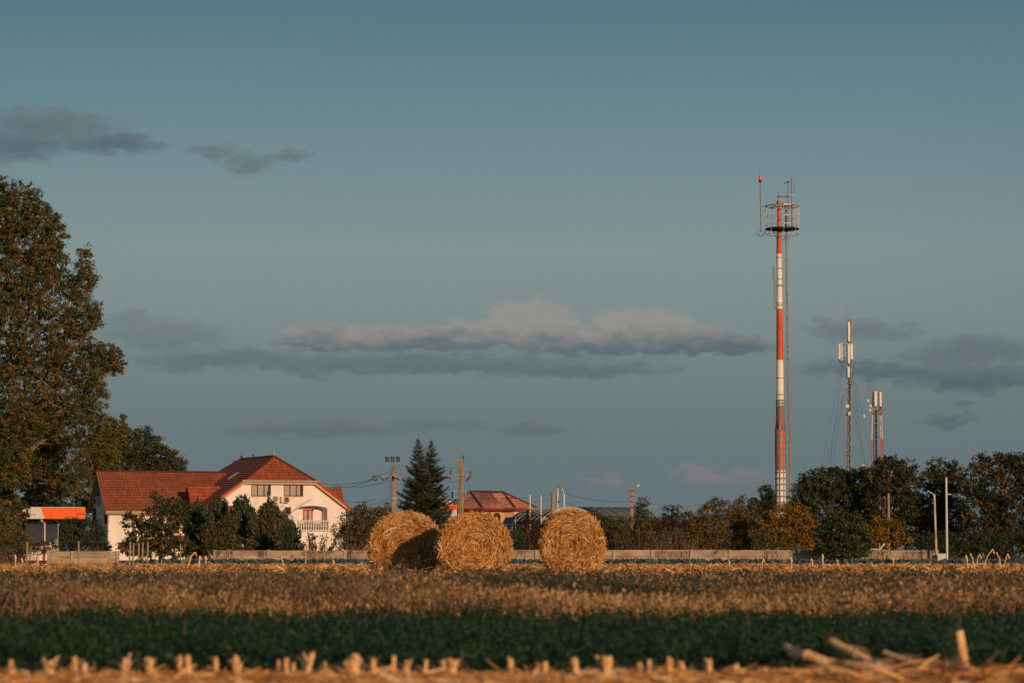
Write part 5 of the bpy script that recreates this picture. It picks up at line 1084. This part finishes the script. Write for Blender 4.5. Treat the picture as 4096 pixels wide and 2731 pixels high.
# ------------------------------------------------------------------ orange house
def orange_house():
    root = empty('bungalow', G(2000, 330), 'orange rendered bungalow with mottled clay tile hip roof behind the middle bale', 'house')
    w = W
    R0, R1 = w(1882, 1966, 336), w(2012, 1969, 333); zE = w(1932, 2032, 326).z
    def e(px, D): p = G(px, D); p.z = zE; return p
    A, B, C_, Dd, E_ = e(1797, 329), e(1932, 326), e(2017, 325.6), e(2061, 325), e(2148, 327.5); Bk = e(1900, 352); Ek = e(2110, 346); top2 = w(1967, 1971, 331)
    mb = MB(); slope(mb, R0, R0, A, B, 8, .05); slope(mb, R0, top2, B, C_, 8, .05); slope(mb, top2, R1, C_, Dd, 8, .05); slope(mb, R1, R1, Dd, E_, 8, .05); slope(mb, R1, R1, E_, Ek, 8, .05); slope(mb, R1, R0, Ek, Bk, 8, .05); slope(mb, R0, R0, Bk, A, 8, .05)
    rf = mb.build('roof', 'tile_orange', root)
    mb = MB()
    for p, q in ((R0, R1), (R0, B), (R1, Dd), (R1, E_), (R0, A)):
        n = max(2, int((q - p).length / .4))
        for i in range(n): mb.tube(p.lerp(q, i / n) + Vector((0, 0, .05)), p.lerp(q, (i + 1.1) / n) + Vector((0, 0, .05)), .15, .12, 8)
    mb.build('ridge_cap', 'tile_orange', rf)
    cen = (A + B + C_ + Dd + E_ + Ek + Bk) / 7
    loop = [A, B, C_, Dd, E_, Ek, Bk]; inn = [p + (cen - p).normalized() * .55 for p in loop]
    zt, zg = zE - .05, 0; mb = MB()
    for i in range(7): p, q = inn[i], inn[(i + 1) % 7]; mb.face([(p.x, p.y, zg), (q.x, q.y, zg), (q.x, q.y, zt), (p.x, p.y, zt)])
    mb.build('wall', 'orange_plaster', root)
    mb = MB(); 
    for i in range(5): p, q = loop[i], loop[(i + 1) % 7]; mb.beam(p + Vector((0, 0, -.16)), q + Vector((0, 0, -.16)), .12, .24)
    mb.face([(p.x, p.y, zE - .28) for p in loop]); mb.build('eaves', 'redwood', root)
    mb = MB(); mb.tube(B + Vector((0, 0, -.1)), Vector((B.x + .1, B.y + .5, 0)), .06); mb.build('downpipe', 'redwood', root)
    # arched windows on the front wall between corner 2 and 3
    def wall_pt(px, py, i):
        p, q = inn[i], inn[(i + 1) % 7]; d = ray(px, py); n_ = Vector((-(q.y - p.y), q.x - p.x, 0)); t = (p - CAM).dot(n_) / d.dot(n_); return CAM + d * t
    for px0, px1, y0, y1, i in ((1976, 2001, 2052, 2090, 1), (1946, 1968, 2052, 2090, 1)):
        a, b2 = wall_pt(px0, y1, i), wall_pt(px1, y0, i); t = (inn[i + 1] - inn[i]).normalized(); n_ = Vector((t.y, -t.x, 0)); Lw = (b2 - a).dot(t); h = b2.z - a.z
        def q(u, v, o): return a + t * u + Vector((0, 0, v)) + n_ * o
        out = [(0, 0), (Lw, 0), (Lw, h * .72), (Lw * .72, h), (Lw * .28, h), (0, h * .72)]
        mb = MB(); mb.face([q(u, v, .04) for u, v in out]); g = None
        fr = MB()
        for k in range(6): fr.beam(q(*out[k], .05), q(*out[(k + 1) % 6], .05), .12, .14)
        fr.beam(q(Lw / 2, 0, .06), q(Lw / 2, h, .06), .1, .1); o = fr.build('window', 'brown', root); mb.build('pane', 'glass', o)
orange_house()

# ------------------------------------------------------------------ arched sheds
def shed(name, label, C0, ang, half, length, ztop, rise, ribs, roofm, endframe):
    root = empty(name, (C0[0], C0[1], 0), label, 'shed', 'arched sheds behind the right bale'); ax = Vector((math.cos(ang), math.sin(ang), 0)); wx = Vector((math.sin(ang), -math.cos(ang), 0)); o = Vector((C0[0], C0[1], 0))
    R = (half * half + rise * rise) / (2 * rise); a0 = math.asin(half / R); n = 20
    def p(l, k, dr=0): t = -a0 + 2 * a0 * k / n; return o + ax * l + wx * ((R + dr) * math.sin(t)) + Vector((0, 0, ztop - R + (R + dr) * math.cos(t)))
    mb = MB(); m_ = 12
    for j in range(m_):
        for k in range(n): mb.face([p(length * j / m_, k), p(length * (j + 1) / m_, k), p(length * (j + 1) / m_, k + 1), p(length * j / m_, k + 1)])
    mb.build('roof', roofm, root, smooth=True)
    for j in range(ribs):
        mb = MB()
        for k in range(n): mb.beam(p(length * j / (ribs - 1), k, .03), p(length * j / (ribs - 1), k + 1, .03), .09, .06)
        mb.build('rib', 'ribm', root)
    zb = ztop - rise; mb = MB()
    for l in (0, length): mb.face([p(l, k) for k in range(n + 1)])
    mb.build('end_wall', 'frost', root); mb = MB()
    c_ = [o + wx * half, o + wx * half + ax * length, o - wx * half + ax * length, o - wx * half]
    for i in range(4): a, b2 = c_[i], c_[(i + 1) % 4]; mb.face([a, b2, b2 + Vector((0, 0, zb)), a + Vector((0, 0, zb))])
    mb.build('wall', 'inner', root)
    if endframe is not None:
        l = endframe; s_ = -1 if l == 0 else 1; off = ax * (s_ * .05); mb = MB()
        for k in range(n): mb.beam(p(l, k, -.03) + off, p(l, k + 1, -.03) + off, .12, .12); 
        for k in range(2, n - 2): mb.beam(p(l, k, -.45) + off, p(l, k + 1, -.45) + off, .07, .07); mb.beam(p(l, k, -.45) + off, p(l, k + 1, -.05) + off, .05, .05)
        mb.beam(p(l, n // 2) + off, o + ax * l + off, .14, .14); mb.build('end_truss', 'trussm', root)
M['ribm'] = mat('pale_rib', (.17, .18, .18), .5, .1, 2); M['trussm'] = mat('cream_truss', (.50, .42, .32), .6, .1, 2)
c1 = G(2278, 250); zt1 = W(2278, 2028, 250).z
shed('arched_shed', 'grey arched shed with cream end truss and pale ribs, left of the two', c1, math.radians(110), 2.75, 8.5, zt1, 1.2, 8, 'sheet', 0)
c2 = G(2330, 262); zt2 = W(2400, 2032, 266).z
shed('arched_shed', 'longer pale arched shed reaching right behind the shrubs', c2, math.radians(28), 4.2, 5.6, zt2, 1.15, 7, 'pale', 5.6)
# solar panels
def solar(px0, px1, y0, y1, D, label):
    a, b2 = W(px0, y1, D), W(px1, y0, D + .8); root = empty('solar_panel', G((px0 + px1) / 2, D), label, 'solar panel', 'solar panels beside the arched shed'); A, B, C_, Dd = Vector((a.x, D, a.z)), Vector((b2.x - .25, D, a.z)), Vector((b2.x, D + .8, b2.z)), Vector((a.x + .3, D + .8, b2.z)); nr = (B - A).cross(Dd - A).normalized() * -.05
    mb = MB(); mb.face([A, B, C_, Dd]); mb.face([p - nr for p in (A, B, C_, Dd)]); mb.build('cells', 'solar', root); mb = MB()
    for p, q in ((A, B), (B, C_), (C_, Dd), (Dd, A), (A.lerp(Dd, .5), B.lerp(C_, .5))): mb.beam(p, q, .05, .06)
    mb.build('frame', 'strap', root); mb = MB()
    for p in (Dd, C_): mb.beam(p, Vector((p.x, p.y, 0)), .06, .06)
    mb.beam(A, Vector((A.x, A.y, 0)), .06, .06); mb.beam(B, Vector((B.x, B.y, 0)), .06, .06); mb.build('stand', 'galv', root)
solar(2008, 2062, 2070, 2096, 212, 'upper dark solar panel by the left end of the arched shed')
solar(1996, 2050, 2098, 2124, 210, 'lower dark solar panel by the left end of the arched shed')

# ------------------------------------------------------------------ fuel canopy, totem sign
def canopy():
    D = 258.0; a, b2 = W(40, 2074, D), W(342, 2029, D); root = empty('fuel_canopy', (b2.x, D, 0), 'flat forecourt canopy with white and orange fascia beside the white house', 'canopy'); root.rotation_euler = (0, 0, math.radians(8.8))
    dep = 7.0; w = W
    sp0, sp1 = w(166, 2029, D).x, w(180, 2074, D).x
    mb = MB(); mb.face([(a.x, D, a.z), (sp1, D, a.z), (sp0, D, b2.z), (a.x, D, b2.z)]); mb.box(a.x, a.x + .1, D + .01, D + dep, a.z, b2.z); mb.build('white_fascia', 'panelwhite', root)
    mb = MB(); mb.face([(sp1, D, a.z), (b2.x, D, a.z), (b2.x, D, b2.z), (sp0, D, b2.z)]); mb.face([(b2.x, D, a.z), (b2.x, D + dep, a.z), (b2.x, D + dep, b2.z), (b2.x, D, b2.z)]); mb.build('orange_fascia', 'orange', root)
    MB().box(a.x, b2.x - .01, D + .02, D + dep, b2.z - .04, b2.z + .05).box(a.x + .02, b2.x - .02, D + .02, D + dep - .02, a.z + .05, a.z + .12).build('roof_slab', 'galv', root)
    s0, s1 = w(306, 2056, D), w(340, 2053, D); MB().box(s0.x, s1.x, D - .02, D - .003, s0.z, s1.z).build('navy_stripe', 'navy', root)
    for x in (w(208, 2050, D).x, w(302, 2050, D).x): MB().box(x, x + .03, D - .012, D - .002, a.z, b2.z).build('panel_joint', 'jointm', root)
    for px in (186, 127):
        dd = 1.2 if px == 186 else 4.8; p = G(px, D + dd); mb = MB(); mb.box(p.x - .13, p.x + .13, D + dd - .13, D + dd + .13, 0, a.z + .05)
        for k in range(4): mb.box(p.x - .13 - .06 * k, p.x + .13 + .06 * k, D + dd - .13, D + dd + .13, a.z - .25 + .07 * k, a.z - .19 + .07 * k)
        mb.build('post', 'post_red', root)
    mb = MB(); mb.path([w(169, 2076, D), w(170, 2083, D), w(184, 2092, D + .9), w(187, 2097, D + .9), w(187, 2170, D + .9)], .07, 8); mb.build('downpipe', 'panelwhite', root)
M['jointm'] = mat('dark_orange_joint', (.6, .08, .004), .5, .1, 3)
canopy()
p_ = G(113, 268); mb = MB(); q = W(103, 2100, 268); q2 = W(122, 2100, 268); mb.box(q.x, q2.x + 2, 268, 272, 0, q.z); mb.box(q.x - .1, q2.x + 2.1, 267.9, 272.1, q.z, q.z + .12); tag(mb.build('kiosk', 'plaster', base=p_), 'small cream kiosk under the forecourt canopy', 'kiosk')
def totem():
    D = 216.0; root = empty('totem_sign', G(1801, D), 'white and orange roadside totem sign behind the right spruce', 'sign'); w = W
    def slab(x0, x1, y0, y1, m_, nm, pr=0): a, b2 = w(x0, y1, D), w(x1, y0, D); return MB().box(a.x, b2.x, D - .12 - pr, D + .12 + pr, max(a.z, 0), b2.z).build(nm, m_, root)
    slab(1764, 1811, 2003, 2017, 'panelwhite', 'top_panel'); ob = slab(1764, 1829, 2017.5, 2038.5, 'orange', 'orange_band', .02); slab(1764, 1828, 2039, 2081, 'panelwhite', 'price_panel'); slab(1764, 1828, 2081.5, 2260, 'orange', 'base_panel', .01)
    def text(s_, x, y, h):
        cu = bpy.data.curves.new('lettering', 'FONT'); cu.body = s_; cu.size = h; cu.extrude = .005; cu.align_x = 'RIGHT'; t = bpy.data.objects.new('text_source', cu); COL.objects.link(t)
        p = w(x, y, D); t.location = p - LOCS[root.name]; t.location.y = -.16; t.rotation_euler = (math.pi / 2, 0, 0); cu.materials.append(M['navy'])
        bpy.context.view_layer.update(); me = bpy.data.meshes.new_from_object(t.evaluated_get(bpy.context.evaluated_depsgraph_get())); me.materials.clear(); me.materials.append(M['navy']); lo = bpy.data.objects.new('lettering', me); COL.objects.link(lo); lo.location = t.location; lo.rotation_euler = t.rotation_euler; lo.parent = ob; bpy.data.objects.remove(t)
    text('RO ETOBOA', 1824, 2029, .105)
totem()

# ------------------------------------------------------------------ barrier pipes on the wall
def barrier():
    D = 147.5; w = W; root = empty('barrier_frame', G(3515, D), 'white pipe barrier showing over the wall right of the dark sumac', 'barrier')
    MB().path([w(3482, 2196, D), w(3500, 2195, D), w(3517, 2198, D)], .035, 6).build('rail', 'white', root)
    MB().beam(w(3519, 2197, D), w(3538, 2173, D), .07, .07).build('arm', 'white', root)
    b = G(3518, D); MB().tube(b, w(3518, 2172, D), .03).build('upright', 'galv', root)
barrier()

# ------------------------------------------------------------------ trees
plant('poplar_tree', 'huge poplar with bronze and orange autumn leaves towering over the forecourt canopy', 'tree', 250, 20,
      [(60, 850, 120, 130), (150, 890, 90, 85), (-80, 900, 180, 220), (220, 930, 55, 60), (40, 1080, 200, 160), (190, 1060, 90, 110), (335, 1045, 38, 70), (360, 1110, 32, 50), (295, 1150, 80, 75), (90, 1330, 240, 180), (375, 1235, 38, 50), (330, 1290, 80, 75),
       (415, 1425, 70, 62), (460, 1455, 45, 48), (300, 1460, 130, 110), (30, 1600, 240, 170), (370, 1560, 65, 62), (290, 1680, 150, 115), (90, 1800, 190, 120, 5), (230, 1850, 120, 105, 12), (150, 1930, 85, 60, 16), (-20, 1950, 110, 90), (20, 2030, 60, 80), (-150, 1400, 160, 500), (250, 1940, 80, 55, 16), (30, 1790, 110, 95, -6), (90, 1700, 110, 90, -6), (-30, 1880, 100, 90, -6), (50, 1900, 70, 60, -4), (72, 2045, 46, 48)],
      'poplar', leaf=.165, c=.46, dens=1.1, nl=30, trunk=.34, seed=3, bark='barkp', limbs=10, shell=.35)
# the sloping bare limbs seen in the crown
plant('walnut_tree', 'broad dark green walnut tree rising behind the long wing roof of the house', 'tree', 300, 560,
      [(470, 1790, 90, 90), (560, 1790, 90, 85), (630, 1830, 75, 70), (690, 1860, 50, 40), (730, 1868, 24, 22), (500, 1870, 170, 60), (620, 1890, 110, 45)], 'walnut', leaf=.2, c=.6, dens=1.1, nl=34, trunk=.4, seed=5)
plant('ash_tree', 'yellowing olive ash between the poplar and the walnut tree', 'tree', 288, 425, [(430, 1760, 75, 90), (390, 1800, 70, 80), (480, 1700, 40, 45), (420, 1860, 60, 70), (350, 1840, 70, 90), (330, 1950, 70, 70)], 'yellowing', leaf=.2, c=.55, dens=1.0, nl=30, trunk=.3, seed=6)
plant('locust_tree', 'widest and greenest locust tree, standing next to the red and white tower', 'tree', 205, 3330, [(3330, 1935, 110, 70), (3250, 1950, 70, 75), (3420, 1930, 75, 60), (3320, 2040, 150, 90), (3200, 2040, 60, 80), (3330, 2150, 150, 80), (3440, 2030, 80, 90)], 'locust', leaf=.15, c=.42, dens=1.25, nl=30, trunk=.28, seed=8, shell=.5)
plant('locust_tree', 'locust tree with a few red sprays, standing before the two lattice masts', 'tree', 203, 3560, [(3560, 1880, 75, 58), (3500, 1930, 70, 65), (3620, 1880, 45, 50), (3620, 1950, 65, 70), (3560, 2020, 120, 95), (3520, 2130, 120, 90), (3650, 2100, 80, 110)], 'locust_warm', leaf=.15, c=.42, dens=1.25, nl=30, trunk=.28, seed=9, shell=.5)
plant('locust_tree', 'locust tree with a rounded rusty top behind the tall white pole', 'tree', 206, 3760, [(3770, 1880, 60, 48), (3715, 1910, 45, 40), (3820, 1920, 40, 55), (3770, 1980, 90, 70), (3780, 2080, 100, 90), (3700, 2060, 60, 60), (3780, 2170, 120, 70)], 'locust_warm', leaf=.15, c=.42, dens=1.2, nl=30, trunk=.28, seed=10, shell=.5)
plant('locust_tree', 'locust tree with orange patches and an open crown behind the bent dry stalks', 'tree', 198, 3980, [(3925, 1850, 45, 40), (4000, 1870, 60, 55), (4060, 1850, 55, 40), (3890, 1930, 55, 55), (4110, 1900, 60, 80), (3990, 1970, 90, 80), (3920, 2050, 90, 90), (4060, 2080, 110, 110), (3960, 2160, 120, 80), (4170, 2000, 90, 200)], 'locust_warm', leaf=.15, c=.42, dens=1.15, nl=30, trunk=.28, seed=12, shell=.5)
plant('locust_tree', 'small dark locust showing just left of the tower foot', 'tree', 252, 3050, [(3065, 1975, 32, 38), (3040, 2010, 48, 22), (3060, 2040, 75, 45), (3100, 2020, 55, 50), (3020, 2090, 110, 60)], 'locust', leaf=.17, c=.42, dens=1.1, nl=26, trunk=.2, seed=13)
plant('sumac_tree', 'low dark spreading sumac standing in front of the concrete wall', 'small tree', 144.3, 3375, [(3340, 2085, 45, 38), (3400, 2090, 50, 42), (3310, 2130, 52, 48), (3430, 2145, 52, 48), (3370, 2140, 80, 60), (3320, 2190, 55, 32), (3430, 2200, 52, 34), (3370, 2195, 70, 35)], 'sumac', leaf=.11, c=.26, dens=1.2, nl=26, trunk=.07, seed=14, long=1.7, sq=(1.3, 1.3, .6), stems=14)
plant('maple_tree', 'bright orange leaved bush at the foot of the red and white tower', 'bush', 166, 3140, [(3120, 2060, 60, 45), (3190, 2060, 55, 50), (3080, 2110, 70, 60), (3170, 2120, 80, 70), (3235, 2110, 40, 60), (3110, 2170, 110, 40), (3200, 2165, 80, 40)], 'orange', leaf=.125, c=.3, dens=.95, nl=22, trunk=.08, seed=15, bark='twig')
plant('maple_tree', 'rusty orange bush behind the wall under the second locust tree', 'bush', 165, 3540, [(3500, 2110, 40, 45), (3560, 2110, 45, 40), (3540, 2150, 75, 50), (3600, 2160, 40, 40)], 'orange', leaf=.12, c=.3, dens=.9, nl=22, trunk=.06, seed=16, bark='twig')
plant('autumn_tree', 'loose mixed green and orange young tree in front of the white wing', 'small tree', 150, 640, [(620, 1985, 18, 30), (640, 2020, 34, 34), (690, 2015, 40, 38), (735, 2040, 30, 40), (600, 2075, 55, 48), (680, 2080, 70, 55), (545, 2105, 52, 45), (640, 2150, 110, 60), (540, 2180, 75, 40), (700, 2190, 90, 40), (515, 2070, 26, 22), (600, 2200, 90, 28)], 'mixed', leaf=.13, c=.27, dens=.85, nl=22, trunk=.08, seed=17, stems=22)
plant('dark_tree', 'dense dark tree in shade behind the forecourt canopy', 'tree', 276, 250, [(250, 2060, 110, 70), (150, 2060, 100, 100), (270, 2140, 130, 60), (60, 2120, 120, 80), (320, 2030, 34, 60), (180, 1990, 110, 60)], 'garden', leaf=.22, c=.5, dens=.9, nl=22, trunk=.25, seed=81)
# thujas and garden bushes before the house
kw = dict(parts=('trunk', 'foliage'), updirs=(0, 0, 1), long=1.9, sq=(.7, .7, 1.3), shell=.62)
plant('thuja', 'dark green pointed thuja before the left balcony of the white house', 'thuja', 172, 968, [(970, 2025, 30, 42), (960, 2080, 52, 62), (1000, 2060, 24, 40), (965, 2150, 62, 60)], 'thuja', leaf=.10, c=.26, dens=1.5, nl=26, trunk=.07, seed=18, **kw)
plant('thuja', 'broad browned thuja below the air conditioners of the white house', 'thuja', 168, 1085, [(1078, 2050, 44, 42), (1030, 2105, 40, 48), (1095, 2110, 58, 66), (1130, 2090, 20, 45), (1080, 2175, 92, 52)], 'thuja_brown', leaf=.10, c=.26, dens=1.5, nl=26, trunk=.07, seed=19, **kw)
plant('thuja', 'small low thuja at the right foot of the broad browned one', 'thuja', 164, 1160, [(1155, 2115, 26, 30), (1165, 2150, 36, 42), (1165, 2190, 48, 32)], 'thuja', leaf=.10, c=.24, dens=1.4, nl=24, trunk=.05, seed=20, **kw)
plant('thuja', 'shaggy dark thuja half hidden behind the mixed autumn tree', 'thuja', 178, 800, [(790, 2050, 36, 45), (780, 2110, 50, 60), (790, 2180, 60, 45)], 'thuja', leaf=.10, c=.26, dens=1.3, nl=24, trunk=.06, seed=26, **kw)
plant('thuja', 'narrow dark thuja with a flat top beside the left end of the front gable', 'thuja', 174, 870, [(872, 2030, 40, 42), (865, 2090, 48, 60), (870, 2160, 55, 50)], 'thuja', leaf=.10, c=.26, dens=1.4, nl=24, trunk=.06, seed=27, **kw)
shrub('olive shrub with bare reddish stems at the foot of the narrow thuja', 158, 860, [(850, 2130, 50, 60), (910, 2110, 48, 50), (870, 2180, 80, 40), (960, 2180, 75, 38), (910, 2065, 18, 26)], 'olive', 31, 60)
shrub('leggy shrub with long bare stems right of the white balcony', 158, 1400, [(1400, 2090, 45, 50), (1450, 2060, 50, 50), (1350, 2120, 30, 30), (1440, 2130, 80, 50), (1530, 2080, 50, 60), (1500, 2140, 70, 50)], 'olive', 32, 170, bark='twig', dens=.8)
shrub('sparse pale twiggy shrub below the white balcony', 152, 1260, [(1235, 2150, 40, 26), (1290, 2168, 60, 28), (1340, 2180, 70, 24), (1230, 2185, 35, 20)], 'brownish', 33, 150, dens=.35)
shrub('bush with golden tips left of the left power pole', 200, 1490, [(1430, 2045, 40, 24), (1490, 2055, 60, 36), (1545, 2050, 30, 40), (1460, 2120, 110, 60)], 'rust', 34, 30, c=.34, leaf=.1)
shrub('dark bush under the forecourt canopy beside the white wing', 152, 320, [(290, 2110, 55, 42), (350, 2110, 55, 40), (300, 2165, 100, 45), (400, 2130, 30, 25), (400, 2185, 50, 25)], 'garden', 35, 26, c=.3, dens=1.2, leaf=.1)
shrub('brownish undergrowth bush in the bottom left corner', 150, 70, [(20, 2150, 70, 50), (90, 2165, 50, 45), (60, 2195, 110, 36), (165, 2190, 50, 30), (-60, 2150, 80, 80)], 'brownish', 36, 60, c=.3, dens=1.1, leaf=.09)
shrub('pale grey green shrub under the poplar, behind the corner undergrowth', 180, 60, [(20, 2095, 55, 50), (85, 2125, 28, 30), (-30, 2060, 60, 80)], 'olive', 37, 40, c=.34, leaf=.11)
# hedge behind the long wall
shrub('dense dark green bush deep behind the crimson shoots', 200, 2700, [(2640, 2110, 60, 40), (2710, 2110, 70, 45), (2680, 2170, 110, 42), (2790, 2130, 60, 60)], 'garden', 82, 20, c=.4, leaf=.13)
shrub('dense dark green bush deep behind the olive shrubs', 190, 2480, [(2440, 2130, 80, 42), (2540, 2140, 80, 42), (2480, 2180, 120, 36)], 'garden', 83, 20, c=.4, leaf=.13)
shrub('dense dark green bush deep behind the bronze thicket', 205, 2880, [(2850, 2120, 80, 60), (2950, 2120, 80, 60), (2900, 2175, 130, 40), (3030, 2150, 60, 50)], 'garden', 84, 20, c=.4, leaf=.13)
shrub('dark green bush in front of the shed, between two bales', 185, 2110, [(2070, 2160, 50, 42), (2130, 2150, 60, 50), (2180, 2170, 60, 42)], 'garden', 85, 20, c=.36, leaf=.12)
shrub('dark green bush deep behind the leggy shrub by the balcony', 185, 1450, [(1400, 2140, 60, 42), (1470, 2130, 60, 50), (1540, 2140, 60, 60), (1470, 2180, 110, 36)], 'garden', 86, 20, c=.36, leaf=.12)
shrub('small green bush between the middle bale and the dark red twigs', 158, 2062, [(2060, 2130, 34, 34), (2050, 2170, 45, 35), (2080, 2185, 50, 25)], 'garden', 38, 24)
shrub('tall dark red twiggy shrub left of the right bale', 165, 2110, [(2112, 2065, 9, 45), (2100, 2100, 22, 40), (2125, 2110, 22, 60), (2110, 2170, 45, 45)], 'darkred', 39, 70)
shrub('second dark red shrub touching the left side of the right bale', 167, 2175, [(2160, 2095, 18, 35), (2190, 2080, 18, 40), (2170, 2150, 45, 55)], 'darkred', 40, 70)
shrub('dark shrub between the totem sign and the spruce foot', 185, 1790, [(1780, 2110, 60, 40), (1740, 2140, 60, 50), (1810, 2150, 50, 50)], 'garden', 41, 20, c=.32)
shrub('olive shrub emerging right behind the right bale', 160, 2430, [(2400, 2090, 50, 45), (2460, 2110, 50, 60), (2420, 2165, 80, 40), (2370, 2070, 40, 30)], 'olive', 42, 60)
shrub('taller olive shrub with two loose sprigs before the stubby concrete pole', 162, 2555, [(2560, 2010, 10, 28), (2585, 2000, 10, 26), (2565, 2045, 36, 34), (2540, 2100, 50, 60), (2580, 2110, 45, 60), (2550, 2170, 60, 40)], 'olive', 43, 60, dens=.9)
shrub('low shrub with dry grey stems between the olive ones', 158, 2490, [(2490, 2130, 40, 50), (2480, 2180, 60, 32)], 'olive', 44, 60, dens=.8)
shrub('first bare reddish brown bush of the pair before the long wall', 156, 2645, [(2640, 2140, 50, 42), (2650, 2180, 60, 28)], 'brownish', 45, 230, dens=.35)
shrub('second bare reddish brown bush, left of the leafy thicket', 156, 2725, [(2725, 2140, 42, 42), (2720, 2180, 60, 28)], 'brownish', 46, 230, dens=.35)
shrub('dark crimson shrub with upright shoots behind the bare brown bushes', 175, 2690, [(2665, 2050, 14, 26), (2700, 2050, 22, 30), (2690, 2090, 60, 36), (2640, 2100, 40, 26)], 'darkred', 47, 60)
shrub('green brown bush between crimson shrub and thicket', 178, 2760, [(2755, 2075, 40, 35), (2775, 2060, 18, 20), (2760, 2120, 55, 45)], 'rust', 48, 30)
shrub('leafy bronze thicket rising in the middle of the long wall', 168, 2850, [(2860, 2010, 18, 24), (2830, 2050, 44, 36), (2890, 2040, 46, 44), (2840, 2110, 75, 50), (2880, 2165, 90, 38), (2800, 2150, 60, 50)], 'rust', 49, 80, c=.3, dens=1.0)
shrub('tall twiggy bronze bush left of the tower foot', 170, 2960, [(2965, 1998, 12, 26), (2955, 2030, 30, 36), (3000, 2040, 26, 32), (2950, 2080, 60, 50), (2990, 2120, 60, 60), (2960, 2165, 80, 38)], 'rust', 50, 90, c=.3, dens=1.0)
shrub('dark olive bush low behind the wall under the orange bush', 156, 3060, [(3040, 2160, 50, 36), (3120, 2180, 70, 22)], 'olive', 61, 30, c=.3, dens=1.0)
shrub('dark undergrowth below the tall white pole', 190, 3800, [(3760, 2170, 80, 50), (3850, 2180, 90, 50), (3700, 2180, 60, 40)], 'garden', 62, 20, c=.36, leaf=.12, dens=1.2)
shrub('dark undergrowth at the lower right edge behind the dry stalks', 190, 4000, [(3950, 2180, 90, 50), (4050, 2180, 110, 55), (4150, 2160, 90, 70)], 'garden', 63, 20, c=.36, leaf=.12, dens=1.2)
spruce('left spruce of the pair, olive toned and broader', 210, 1673, 1755, 2.0, 'spruce', 71, (0,))
spruce('right spruce of the pair, darker with a double tip', 212, 1724, 1766, 2.1, 'spruce_dark', 72, (-.05, .06))
print('objects', len(bpy.data.objects), 'leaves', NLEAF)
